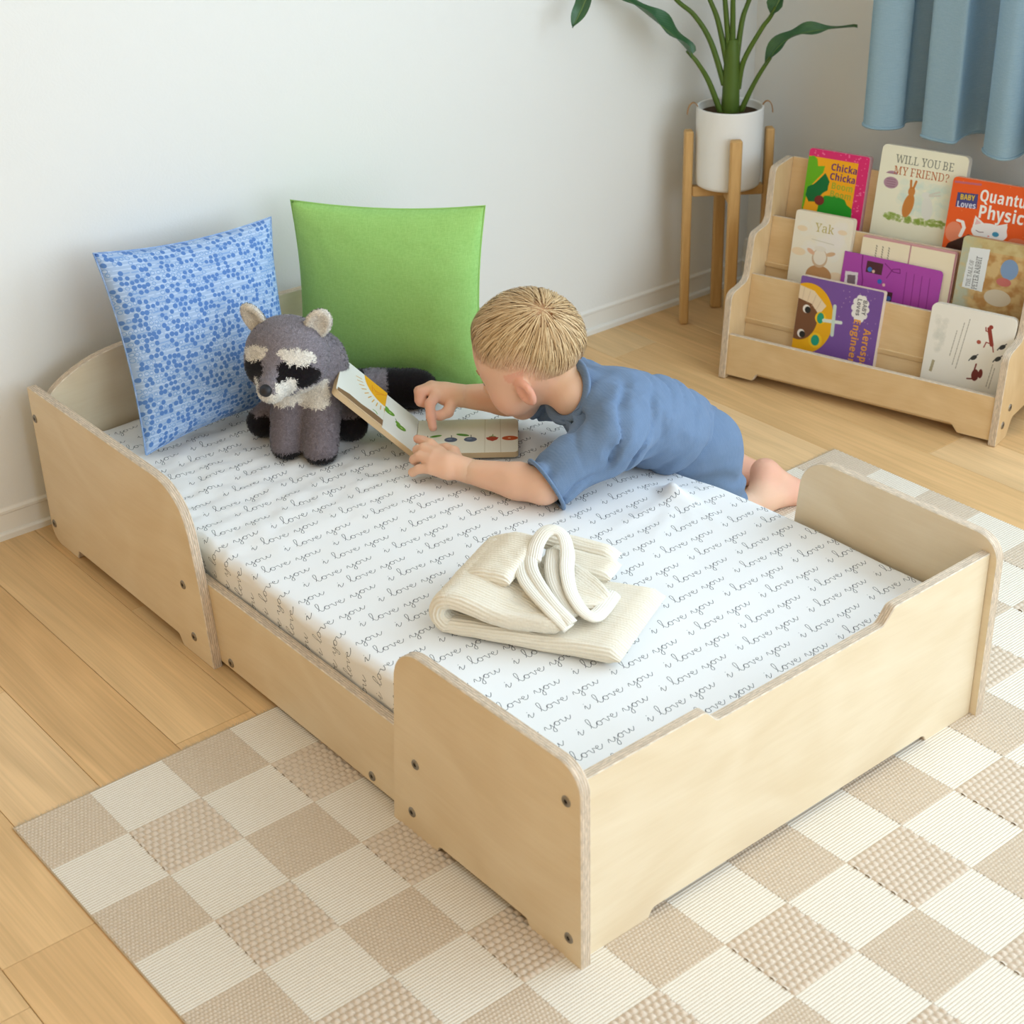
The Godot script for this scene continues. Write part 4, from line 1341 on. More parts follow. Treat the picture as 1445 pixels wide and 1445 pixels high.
# ---------------------------------------------------------------- soft bodies: smooth unions of tapered capsules and ellipsoids, meshed as surface nets
class Field:
	var kind := PackedInt32Array()
	var A := PackedVector3Array()
	var B := PackedVector3Array()
	var R := PackedVector3Array()
	var K := PackedFloat32Array()
	var inv: Array[Basis] = []
	var cuts := []          # [point, normal]: removes what lies on the normal's side
	var wrinkle: Callable
	func cone(a: Vector3, b: Vector3, ra: float, rb: float, k := 0.01) -> void:
		kind.append(0); A.append(a); B.append(b); R.append(Vector3(ra, rb, 0)); K.append(k); inv.append(Basis.IDENTITY)
	func ball(c: Vector3, r: float, k := 0.01) -> void:
		cone(c, c + Vector3(0, 1e-4, 0), r, r, k)
	func egg(c: Vector3, r: Vector3, bs := Basis.IDENTITY, k := 0.01) -> void:
		kind.append(1); A.append(c); B.append(c); R.append(r); K.append(k); inv.append(bs.transposed())
	func dig(c: Vector3, r: Vector3, bs := Basis.IDENTITY, k := 0.005) -> void:
		kind.append(2); A.append(c); B.append(c); R.append(r); K.append(k); inv.append(bs.transposed())
	func at(p: Vector3) -> float:
		var d := 1e3
		for i in kind.size():
			var e: float
			if kind[i] == 0:
				var ab := B[i] - A[i]
				var t := clampf((p - A[i]).dot(ab) / ab.length_squared(), 0.0, 1.0)
				e = p.distance_to(A[i] + ab * t) - lerpf(R[i].x, R[i].y, t)
			else:
				var q: Vector3 = inv[i] * (p - A[i])
				var r := R[i]
				var k0 := (q / r).length()
				var k1 := (q / (r * r)).length()
				e = k0 * (k0 - 1.0) / maxf(k1, 1e-6) if k0 > 1e-4 else -minf(r.x, minf(r.y, r.z))
			var k := K[i]
			if kind[i] == 2:
				var h := clampf(0.5 - 0.5 * (e + d) / k, 0.0, 1.0)
				d = lerpf(d, -e, h) + k * h * (1.0 - h)
			else:
				var h := clampf(0.5 + 0.5 * (d - e) / k, 0.0, 1.0)
				d = lerpf(d, e, h) - k * h * (1.0 - h)
		if wrinkle.is_valid(): d += wrinkle.call(p)
		for c in cuts: d = maxf(d, (p - c[0]).dot(c[1]))
		return d
	func build(mb: MB, lo: Vector3, hi: Vector3, cell: float, paint_: Callable) -> void:
		var nx := int(ceil((hi.x - lo.x) / cell)) + 1
		var ny := int(ceil((hi.y - lo.y) / cell)) + 1
		var nz := int(ceil((hi.z - lo.z) / cell)) + 1
		var val := PackedFloat32Array()
		val.resize(nx * ny * nz)
		val.fill(1e9)
		var vid := PackedInt32Array()
		vid.resize(nx * ny * nz)
		vid.fill(-1)
		var bs := 5
		var near := (bs * 0.5) * cell * 1.733 + 0.006
		var cells := PackedInt32Array()
		for bz in range(0, nz - 1, bs):
			for by in range(0, ny - 1, bs):
				for bx in range(0, nx - 1, bs):
					if absf(at(lo + Vector3(bx + bs * 0.5, by + bs * 0.5, bz + bs * 0.5) * cell)) > near: continue
					var ex := mini(bx + bs, nx - 1); var ey := mini(by + bs, ny - 1); var ez := mini(bz + bs, nz - 1)
					for z in range(bz, ez + 1):
						for y in range(by, ey + 1):
							for x in range(bx, ex + 1):
								var q := (z * ny + y) * nx + x
								if val[q] > 1e8: val[q] = at(lo + Vector3(x, y, z) * cell)
					for z in range(bz, ez):
						for y in range(by, ey):
							for x in range(bx, ex):
								var q := (z * ny + y) * nx + x
								var inn := 0
								for o in [0, 1, nx, nx + 1, nx * ny, nx * ny + 1, nx * ny + nx, nx * ny + nx + 1]:
									if val[q + o] < 0: inn += 1
								if inn == 0 or inn == 8: continue
								cells.append(q)
								var s := Vector3.ZERO
								var cnt := 0
								for e in EDGES:
									var a: float = val[q + e[0].x + e[0].y * nx + e[0].z * nx * ny]
									var b: float = val[q + e[1].x + e[1].y * nx + e[1].z * nx * ny]
									if (a < 0) != (b < 0):
										s += Vector3(e[0]).lerp(Vector3(e[1]), a / (a - b)); cnt += 1
								var p := lo + (Vector3(x, y, z) + s / cnt) * cell
								vid[q] = mb.vert(p, Vector3.UP, Vector2(p.x, p.y), paint_.call(p))
		var sx := 1; var sy := nx; var sz := nx * ny
		for q in cells:
			var a := val[q] < 0
			for ax in 3:
				var st: int = [sx, sy, sz][ax]
				var u: int = [sy, sz, sx][ax]
				var w: int = [sz, sx, sy][ax]
				if (val[q + st] < 0) == a: continue
				if q - u - w < 0: continue
				var v0 := vid[q]; var v1 := vid[q - u]; var v2 := vid[q - u - w]; var v3 := vid[q - w]
				if v0 < 0 or v1 < 0 or v2 < 0 or v3 < 0: continue
				if a:
					mb.itri(v0, v1, v2); mb.itri(v0, v2, v3)
				else:
					mb.itri(v0, v2, v1); mb.itri(v0, v3, v2)
	const EDGES := [[Vector3i(0, 0, 0), Vector3i(1, 0, 0)], [Vector3i(0, 1, 0), Vector3i(1, 1, 0)], [Vector3i(0, 0, 1), Vector3i(1, 0, 1)], [Vector3i(0, 1, 1), Vector3i(1, 1, 1)],
		[Vector3i(0, 0, 0), Vector3i(0, 1, 0)], [Vector3i(1, 0, 0), Vector3i(1, 1, 0)], [Vector3i(0, 0, 1), Vector3i(0, 1, 1)], [Vector3i(1, 0, 1), Vector3i(1, 1, 1)],
		[Vector3i(0, 0, 0), Vector3i(0, 0, 1)], [Vector3i(1, 0, 0), Vector3i(1, 0, 1)], [Vector3i(0, 1, 0), Vector3i(0, 1, 1)], [Vector3i(1, 1, 0), Vector3i(1, 1, 1)]]

func lin(r: int, g: int, b: int) -> Color:
	return Color8(r, g, b).srgb_to_linear()

func fur(src: MB, count: int, length: float, lean: Vector3, seed_: int, width := 0.0009) -> MB:
	# short pile: thin blades standing on the triangles of a mesh, coloured like the spot they grow from
	var rng := RandomNumberGenerator.new()
	rng.seed = seed_
	var out := MB.new()
	out.use_col = true
	var area := PackedFloat32Array()
	var tot := 0.0
	var k := 0
	while k < src.idx.size():
		tot += (src.v[src.idx[k + 1]] - src.v[src.idx[k]]).cross(src.v[src.idx[k + 2]] - src.v[src.idx[k]]).length()
		area.append(tot)
		k += 3
	for q in count:
		var i := area.bsearch(rng.randf() * tot)
		i = mini(i, area.size() - 1) * 3
		var a := rng.randf(); var b := rng.randf()
		if a + b > 1.0: a = 1.0 - a; b = 1.0 - b
		var i0 := src.idx[i]; var i1 := src.idx[i + 1]; var i2 := src.idx[i + 2]
		var p := src.v[i0] * (1 - a - b) + src.v[i1] * a + src.v[i2] * b
		var n := (src.n[i0] * (1 - a - b) + src.n[i1] * a + src.n[i2] * b).normalized()
		var c := src.col[i0]
		c = c * rng.randf_range(0.78, 1.3)
		c.a = 1.0
		var rd := Vector3(rng.randf_range(-1, 1), rng.randf_range(-1, 1), rng.randf_range(-1, 1))
		var td := lean + rd * 0.8
		td = (td - n * td.dot(n)).normalized()
		var d := (n * 0.55 + td).normalized() * length * rng.randf_range(0.6, 1.25)
		var s := n.cross(d).normalized() * width
		var j := out.v.size()
		out.vert(p - s, n, Vector2.ZERO, c); out.vert(p + s, n, Vector2.ZERO, c); out.vert(p + d, n, Vector2.ZERO, c)
		out.itri(j + 1, j, j + 2)
	return out

# ---------------------------------------------------------------- toy raccoon
func make_raccoon() -> void:
	var O := Vector3(0.345, 0.1885, -1.06)
	var xf := Transform3D(Basis(Vector3(0.807, 0, 0.59), Vector3.UP, Vector3(-0.59, 0, 0.807)), O)   # x: its left side in the picture's right, z: forward
	var t := thing("plush_raccoon", "grey plush raccoon toy sitting upright against the pillows", "plush toy", xf)
	var grey := lin(142, 134, 139)
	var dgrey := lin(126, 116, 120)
	var black := lin(34, 31, 33)
	var white := lin(232, 224, 212)
	var m := std(Color.WHITE, 0.95, 0.1)
	m.vertex_color_use_as_albedo = true
	m.rim_enabled = true
	m.rim = 0.35
	# body with four legs
	var f := Field.new()
	f.egg(Vector3(0.014, 0.080, -0.018), Vector3(0.060, 0.080, 0.068), Basis.IDENTITY, 0.02)
	f.cone(Vector3(0.02, 0.135, -0.005), Vector3(0.0, 0.150, 0.020), 0.050, 0.045, 0.025)
	f.cone(Vector3(-0.024, 0.100, 0.030), Vector3(-0.032, 0.020, 0.064), 0.027, 0.0255, 0.018)
	f.cone(Vector3(0.032, 0.100, 0.036), Vector3(0.024, 0.020, 0.086), 0.030, 0.0275, 0.018)
	f.cone(Vector3(-0.040, 0.038, -0.030), Vector3(-0.074, 0.028, -0.010), 0.036, 0.026, 0.015)
	f.cone(Vector3(0.045, 0.040, -0.020), Vector3(0.072, 0.028, 0.018), 0.036, 0.027, 0.015)
	f.cuts.append([Vector3(0, 0.0005, 0), Vector3(0, -1, 0)])
	var sol := [Vector3(-0.083, 0.026, 0.004), Vector3(0.080, 0.026, 0.038)]
	var b := MB.new()
	b.use_col = true
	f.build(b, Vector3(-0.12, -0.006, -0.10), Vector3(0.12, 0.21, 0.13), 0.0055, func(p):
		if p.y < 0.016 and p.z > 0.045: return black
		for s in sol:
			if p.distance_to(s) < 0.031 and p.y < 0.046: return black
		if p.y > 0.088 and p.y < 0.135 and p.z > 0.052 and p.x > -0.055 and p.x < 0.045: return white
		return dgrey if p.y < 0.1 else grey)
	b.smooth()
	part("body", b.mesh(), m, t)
	var pile := part("body_pile", fur(b, 26000, 0.0052, Vector3(0, -0.35, 0), 1).mesh(), m, t)
	pile.set_meta("kind", "stuff")
	# head
	var hx := Transform3D(Basis.looking_at(Vector3(0.30, 0.04, -0.92), Vector3.UP), Vector3(-0.020, 0.166, 0.038))   # local +z looks out of the face
	var h := Field.new()
	h.egg(Vector3(0, 0.004, -0.004), Vector3(0.066, 0.056, 0.060), Basis.IDENTITY, 0.015)
	h.egg(Vector3(0, -0.018, 0.010), Vector3(0.062, 0.040, 0.050), Basis.IDENTITY, 0.02)
	h.cone(Vector3(0, -0.016, 0.035), Vector3(0, -0.024, 0.073), 0.031, 0.0225, 0.014)
	var hb := MB.new()
	hb.use_col = true
	h.build(hb, Vector3(-0.08, -0.075, -0.075), Vector3(0.08, 0.075, 0.105), 0.0045, func(p):
		var x := absf(p.x)
		if p.z > 0.048 and x < 0.012 and p.y > -0.019 and p.y < 0.012: return grey
		if p.z > 0.052 and p.y < -0.011 and x < 0.034: return white
		if p.z > 0.0:
			# brow patch, then the dark mask below it
			var u := x - 0.034
			var brow: float = pow(u / 0.025, 2.0) + pow((p.y - 0.020 + u * 0.35) / 0.0105, 2.0)
			if brow < 1.0: return white
			var mask: float = pow((x - 0.035) / 0.029, 2.0) + pow((p.y + 0.008 + u * 0.25) / 0.0215, 2.0)
			if mask < 1.0: return black
			if p.y < -0.034 and p.z < 0.045 and p.z > 0.012: return white
		return grey)
	hb.smooth()
	var ho := part("head", hb.mesh(), m, t, hx)
	pile = part("head_pile", fur(hb, 15000, 0.0048, Vector3(0, -0.1, -0.5), 2).mesh(), m, ho)
	pile.set_meta("kind", "stuff")
	var nb := MB.new()
	nb.lathe([[0.0, -0.008], [0.008, -0.006], [0.0105, 0.0], [0.008, 0.006], [0.0, 0.008]], 16)
	part("nose", nb.mesh(), std(Color8(30, 28, 32), 0.5, 0.5), ho, Transform3D(Basis(Vector3.RIGHT, 0.5), Vector3(0, -0.017, 0.0945)))
	for s in [-1.0, 1.0]:
		var eb := MB.new()
		eb.lathe([[0.0, -0.006], [0.0042, -0.0042], [0.006, 0.0], [0.0042, 0.0042], [0.0, 0.006]], 14)
		part("eye", eb.mesh(), std(Color8(20, 14, 10), 0.15, 0.6), ho, Transform3D(Basis(Vector3.RIGHT, 1.2), Vector3(s * 0.028, -0.002, 0.050)))
		# ear: cupped, black behind, cream inside
		var base: Vector3 = Vector3(s * 0.044, 0.036, -0.012)
		var ear := Field.new()
		var eo := Basis(Vector3.BACK, -s * 0.55) * Basis(Vector3.UP, s * 0.25)
		ear.egg(base + eo * Vector3(0, 0.018, 0), Vector3(0.021, 0.030, 0.009), eo, 0.004)
		ear.dig(base + eo * Vector3(0, 0.018, 0.011), Vector3(0.0165, 0.024, 0.010), eo, 0.004)
		var em := MB.new()
		em.use_col = true
		ear.build(em, base - Vector3(0.04, 0.03, 0.035), base + Vector3(0.04, 0.06, 0.035), 0.003, func(p):
			var q: Vector3 = eo.transposed() * (p - base)
			return white if q.z > -0.0015 else black)
		em.smooth()
		part("ear", em.mesh(), m, ho)
		pile = part("ear_pile", fur(em, 2200, 0.0034, Vector3(0, 0.2, 0), 5).mesh(), m, ho)
		pile.set_meta("kind", "stuff")
	# banded tail curling round to the right
	var tp := smooth_path([Vector3(0.030, 0.035, -0.080), Vector3(0.060, 0.034, -0.105), Vector3(0.100, 0.033, -0.115), Vector3(0.150, 0.032, -0.108), Vector3(0.188, 0.031, -0.100)], 5)
	var tf := Field.new()
	for k in tp.size() - 1:
		var u := float(k) / (tp.size() - 1)
		tf.cone(tp[k], tp[k + 1], 0.024 + 0.004 * u, 0.024 + 0.004 * u, 0.012)
	var tl := MB.new()
	tl.use_col = true
	tf.build(tl, Vector3(-0.01, -0.004, -0.16), Vector3(0.235, 0.08, -0.04), 0.0055, func(p):
		if p.x > 0.135: return black
		if p.x > 0.092: return grey
		if p.x > 0.052: return black
		return grey)
	tl.smooth()
	var to := part("tail", tl.mesh(), m, t)
	pile = part("tail_pile", fur(tl, 9000, 0.0062, Vector3(0.4, -0.1, 0), 3).mesh(), m, to)
	pile.set_meta("kind", "stuff")

# ---------------------------------------------------------------- open board book
func make_open_book() -> void:
	var sb := Vector3(0.424, 0.0, -0.872)
	var sdir := Vector3(0.64, 0, -0.768).normalized()
	var rdir := Vector3(0.768, 0, 0.64).normalized()
	var ldir := (-rdir * 0.72 + Vector3(0, 0.69, 0)).normalized()
	var t := thing("open_board_book", "open board book with fruit pictures under the child's hands", "book")
	var edge := std(Color8(214, 188, 150), 0.75, 0.2)
	var W := 0.166; var H := 0.124
	# right half, lying flat
	var im := Image.create(332, 248, false, Image.FORMAT_RGB8)
	im.fill(Color8(240, 235, 218))
	line(im, [[222, 0], [224, 248]], 1.6, Color8(206, 196, 170)); line(im, [[272, 0], [276, 248]], 1.6, Color8(206, 196, 170))
	for q in [34, 112, 176]:
		disc(im, q, 150, 21, Color8(84, 96, 122), 0.0, 17)
		disc(im, q - 4, 146, 9, Color8(120, 132, 156), 0.0, 6)
		line(im, [[q + 2, 132], [q + 1, 118]], 2.4, Color8(70, 64, 60))
	disc(im, 62, 122, 20, Color8(92, 150, 54), 0.0, 7, -0.3); disc(im, 150, 116, 22, Color8(84, 140, 50), 0.0, 8, 0.3)
	fillpoly(im, [[226, 140], [246, 132], [268, 140], [262, 156], [248, 166], [232, 156]], Color8(176, 62, 40)); line(im, [[238, 134], [248, 128], [258, 134]], 4, Color8(96, 140, 60)); line(im, [[248, 130], [249, 116]], 2.5, Color8(96, 140, 60))
	disc(im, 305, 146, 26, Color8(196, 84, 32), 0.0, 16); disc(im, 303, 146, 5, Color8(238, 206, 170), 0.0, 3)
	half_book(t, "right_pages", im, sb + Vector3(0, 0.2000, 0), rdir, sdir, W, H, 0.0095, edge)
	# left half, propped up: the far page with a sun is a little narrower and sits on top
	im = Image.create(332, 248, false, Image.FORMAT_RGB8)
	im.fill(Color8(242, 240, 232))
	for q in [[66, 150, 0.5], [118, 108, 0.4]]:
		disc(im, q[0], q[1], 22, Color8(104, 156, 48), 0.0, 14, q[2]); disc(im, q[0] + 14, q[1] - 12, 11, Color8(112, 164, 54))
		disc(im, q[0] - 2, q[1], 6, Color8(180, 206, 130), 0.0, 4); line(im, [[q[0] + 20, q[1] - 20], [q[0] + 26, q[1] - 30]], 3, Color8(70, 110, 40))
	half_book(t, "left_pages", im, sb + Vector3(0, 0.2010, 0), ldir, sdir, W, H, 0.009, edge)
	im = Image.create(192, 248, false, Image.FORMAT_RGB8)
	im.fill(Color8(242, 240, 232))
	disc(im, 20, 4, 78, Color8(246, 178, 36), 0.0, 104, 0.25)
	for q in 5: line(im, [[2 + q * 14, 20 + q * 12], [44 + q * 5, 70 - q * 10]], 2.0, Color8(226, 120, 36))
	for q in 11:
		var a := 0.35 + q * 0.155
		line(im, [[20 + cos(a) * 92, 4 + sin(a) * 118], [20 + cos(a) * 116, 4 + sin(a) * 146]], 3.5, Color8(226, 170, 70))
	fillpoly(im, [[0, 206], [40, 204], [90, 212], [140, 208], [186, 222], [186, 246], [0, 246]], Color8(140, 106, 78))
	line(im, [[26, 196], [34, 186], [44, 188]], 4, Color8(120, 170, 70))
	var up := sdir.cross(ldir)
	if up.y < 0: up = -up
	half_book(t, "sun_page", im, sb + Vector3(0, 0.2010, 0) + ldir * (W - 0.096) + up * 0.0024, ldir, sdir, 0.096, H, 0.0022, edge)

func half_book(t: Node3D, called: String, art: Image, o: Vector3, w: Vector3, h: Vector3, W: float, H: float, th: float, edge: Material) -> void:
	# o: the spine's near end on the printed face; w away from the spine, h along it
	var n := h.cross(w).normalized()
	if n.y < 0: n = -n
	var bs := Basis(w, h, w.cross(h).normalized())
	var m := std(Color.WHITE, 0.45, 0.4)
	m.albedo_texture = tex_from(art)
	m.uv1_scale = Vector3(1.0 / W, -1.0 / H, 1)
	m.uv1_offset = Vector3(0, 1, 0)
	var mesh := extrude(rounded([[0, 0], [W, 0, 0.008], [W, H, 0.008], [0, H]], 5), th, 0.0005)
	var front := w.cross(h).normalized().dot(n) > 0
	part(called, mesh, [m, edge], t, Transform3D(bs, o - (n * th if front else Vector3.ZERO)))


# ---------------------------------------------------------------- folded knitted cardigan
func knit_material() -> StandardMaterial3D:
	var N := 128
	var h := paint(N, N, func(x, y):
		# two ridges of interlocking loops per tile
		var v: float = y / 128.0 * 2.0
		var row := int(v)
		var u: float = x / 128.0 * 4.0 + (0.5 if row == 1 else 0.0)
		var w := 0.10 * sin(TAU * u)
		var r := absf(sin(PI * (v + w)))
		var g := clampf(pow(r, 0.7) * (0.82 + 0.18 * cos(TAU * u * 2.0)), 0, 1)
		return Color(g, g, g))
	var yarn := noise(23, 1.0, 2)
	var alb := paint(N, N, func(x, y):
		var g := 0.5 + 0.5 * tileable(yarn, x / 128.0, y / 128.0, 5.0, 5.0)
		return Color8(240, 229, 209).lerp(Color8(247, 238, 221), g))
	var m := textured(alb, Vector2(1.0 / 0.018, 1.0 / 0.0105), 0.95, 0.15)
	bump(m, h, 3.2)
	m.rim_enabled = true
	m.rim = 0.2
	return m

func sweep_sheet(path: Array, b0: Array, b1: Array, th: float, o: Vector3, a: Vector3, bdir: Vector3) -> ArrayMesh:
	# a thick soft sheet: path in (a, y), reaching from b0 to b1 across; rounded edges
	var mb := MB.new()
	var n := path.size()
	var ring := []
	var R := th * 0.5
	for q in 33:
		var an := -PI * 0.5 - PI * q / 32.0
		ring.append([Vector2(cos(an) * R, sin(an) * R), 0.0])       # near edge: [b offset, n offset], side
	var NT := 180
	for q in range(1, NT): ring.append([Vector2(0, R), float(q) / NT])
	for q in 33:
		var an := PI * 0.5 - PI * q / 32.0
		ring.append([Vector2(cos(an) * R, sin(an) * R), 1.0])
	for q in range(1, NT): ring.append([Vector2(0, -R), 1.0 - float(q) / NT])
	ring.append(ring[0])
	var L := 0.0
	var nz := noise(44, 1.0, 2)
	var pos := []
	for k in n:
		var tan: Vector2 = (path[mini(k + 1, n - 1)] - path[maxi(k - 1, 0)]).normalized()
		pos.append(Vector2(-tan.y, tan.x))
	var acc := [0.0]
	for k in range(1, n): acc.append(acc[k - 1] + path[k].distance_to(path[k - 1]))
	mb.grid(ring.size() - 1, n - 1, func(i, k):
		var r: Array = ring[i]
		var e0: float = b0[mini(k, b0.size() - 1)]
		var e1: float = b1[mini(k, b1.size() - 1)]
		var endf := minf(1.0, sqrt(minf(acc[k], acc[n - 1] - acc[k]) / (R * 1.2)))
		var bb = lerpf(e0 + R, e1 - R, r[1]) + r[0].x
		var wob := 0.0012 * nz.get_noise_2d(acc[k] * 40.0, bb * 40.0)
		var perim: float = bb
		if i > 32 + NT + 32: perim = -bb - th * 1.2
		elif i <= 32: perim = e0 + R + (asin(clampf(r[0].y / R, -1, 1)) - PI * 0.5) * R
		elif i >= 32 + NT - 1: perim = e1 - R + (PI * 0.5 - asin(clampf(r[0].y / R, -1, 1))) * R
		# knitted ridges run along the sheet
		var ridge := 0.0025 * (pow(absf(sin(PI * perim / 0.0052)), 0.6) - 0.6)
		var ex: float = r[0].length()
		bb += r[0].x / ex * ridge
		var p2: Vector2 = path[k] + pos[k] * (r[0].y * (1.0 + ridge / ex) * endf + wob)
		return [o + a * p2.x + Vector3.UP * p2.y + bdir * bb, Vector2(acc[k], perim)], true)
	mb.smooth()
	var m := ring.size()
	for k in n:
		var s := k * m
		var nn := (mb.n[s] + mb.n[s + m - 1]).normalized()
		mb.n[s] = nn; mb.n[s + m - 1] = nn
	return mb.mesh()

func band(t: Node, called: String, pts: Array, w: float, flat: float, side: Vector3, mat) -> void:
	var mb := MB.new()
	var sp := smooth_path(pts, 6)
	mb.tube(sp, [w], 12, flat, Vector3.ZERO, true)
	for q in mb.uv.size(): mb.uv[q] = Vector2(mb.uv[q].y, mb.uv[q].x * w * 4.0)
	part(called, mb.mesh(), mat, t)

func make_cardigan() -> void:
	var t := thing("knit_cardigan", "cream knitted baby cardigan folded in a heap on the sheet", "cardigan")
	var m := knit_material()
	var o := Vector3(0.147, 0.1875, -0.462)
	var a := Vector3(0.431, 0, 0.902).normalized()
	var b := Vector3(0.902, 0, -0.431).normalized()
	var th := 0.0225
	# lower layer, round the fold on the left and back as the upper layer
	var path := []
	for k in 16: path.append(Vector2(lerpf(0.268, 0.030, k / 15.0), 0.0125 + 0.0008 * sin(k * 0.7)))
	for k in range(1, 12):
		var an := -PI * 0.5 - PI * k / 12.0
		path.append(Vector2(0.030 + cos(an) * 0.0195, 0.032 + sin(an) * 0.0195))
	for k in 14:
		var u := k / 13.0
		path.append(Vector2(lerpf(0.034, 0.186, u), 0.0515 - 0.0145 * smoothstep(0.0, 0.55, u) - 0.001 * u))
	var b0 := []; var b1 := []
	for k in path.size():
		var p: Vector2 = path[k]
		if k < 16:
			b0.append(-0.012 + 0.015 * smoothstep(0.0, 0.27, p.x)); b1.append(0.166 + 0.010 * smoothstep(0.1, 0.26, p.x))
		elif k < 27:
			b0.append(-0.014); b1.append(0.160)
		else:
			var u := (p.x - 0.034) / 0.152
			b0.append(-0.012 + 0.022 * u * u); b1.append(lerpf(0.158, 0.034, smoothstep(0.30, 1.0, u)))
	part("folded_body", sweep_sheet(path, b0, b1, th, o, a, b), m, t)
	# second half of the back, lying over the fold farther in
	var p2 := []
	for k in 18:
		var u := k / 17.0
		p2.append(Vector2(lerpf(0.0, 0.092, u), 0.043 + 0.018 * smoothstep(0.0, 0.6, u)))
	part("folded_back", sweep_sheet(p2, [0.050], [0.172], 0.020, o, a, b), m, t)
	# sleeve rolled along the far side, and the collar piece in front of it
	var p3 := []
	for k in 14: p3.append(Vector2(lerpf(0.060, 0.180, k / 13.0), 0.036 - 0.008 * k / 13.0))
	part("sleeve", sweep_sheet(p3, [0.205], [0.236], 0.026, o, a, b), m, t)
	var p4 := []
	for k in 14: p4.append(Vector2(lerpf(0.085, 0.192, k / 13.0), 0.034 - 0.006 * k / 13.0))
	part("sleeve_cuff", sweep_sheet(p4, lerp_list([0.150, 0.160], 14), lerp_list([0.206, 0.205], 14), 0.019, o, a, b), m, t)
	var p5 := []
	for k in 14: p5.append(Vector2(lerpf(0.100, 0.218, k / 13.0), 0.041 - 0.012 * pow(k / 13.0, 2.0)))
	var e0 := []; var e1 := []
	for k in 14:
		var u := k / 13.0
		e0.append(lerpf(0.045, 0.080, u * u)); e1.append(lerpf(0.165, 0.110, u * u))
	part("front_panel", sweep_sheet(p5, e0, e1, 0.019, o, a, b), m, t)
	# ribbed bands: front edges and the neckline loop
	var side := Vector3(0.5, 0.2, -0.2).normalized()
	var rib := std(Color8(246, 238, 223), 0.95, 0.15)
	rib.uv1_scale = Vector3(60, 110, 1)
	bump(rib, paint(64, 64, func(x, y):
		var g := absf(sin(PI * y / 64.0 * 4.0))
		return Color(g, g, g)), 2.5)
	band(t, "front_band", [Vector3(0.2446, 0.2240, -0.2961), Vector3(0.2395, 0.2400, -0.3291), Vector3(0.2503, 0.2480, -0.3847), Vector3(0.2722, 0.2500, -0.4223), Vector3(0.2944, 0.2520, -0.4486), Vector3(0.2992, 0.2500, -0.4604)], 0.0110, 0.42, side, rib)
	band(t, "front_band", [Vector3(0.3108, 0.2540, -0.4453), Vector3(0.2830, 0.2540, -0.4160), Vector3(0.2660, 0.2520, -0.3870), Vector3(0.2500, 0.2440, -0.3352), Vector3(0.2500, 0.2300, -0.2955)], 0.0085, 0.42, side, rib)
	band(t, "neckline_band", [Vector3(0.2896, 0.2520, -0.4204), Vector3(0.3128, 0.2600, -0.4400), Vector3(0.3343, 0.2680, -0.4485), Vector3(0.3496, 0.2680, -0.4453), Vector3(0.3542, 0.2620, -0.4313), Vector3(0.3382, 0.2540, -0.4044), Vector3(0.3108, 0.2490, -0.3749), Vector3(0.2865, 0.2420, -0.3390), Vector3(0.2777, 0.2320, -0.3068), Vector3(0.2858, 0.2260, -0.2936), Vector3(0.3138, 0.2220, -0.3049), Vector3(0.3521, 0.2180, -0.3269)], 0.0110, 0.42, side, rib)
	band(t, "inner_band", [Vector3(0.3338, 0.2480, -0.4305), Vector3(0.3035, 0.2460, -0.3985), Vector3(0.2812, 0.2420, -0.3657), Vector3(0.2701, 0.2340, -0.3332), Vector3(0.2681, 0.2260, -0.3099)], 0.010, 0.40, side, rib)


# ---------------------------------------------------------------- the child
func finger(f: Field, pts: Array, r0: float, r1: float) -> void:
	for k in pts.size() - 1:
		var u0 := float(k) / (pts.size() - 1)
		var u1 := float(k + 1) / (pts.size() - 1)
		f.cone(pts[k], pts[k + 1], lerpf(r0, r1, u0), lerpf(r0, r1, u1), 0.0025)

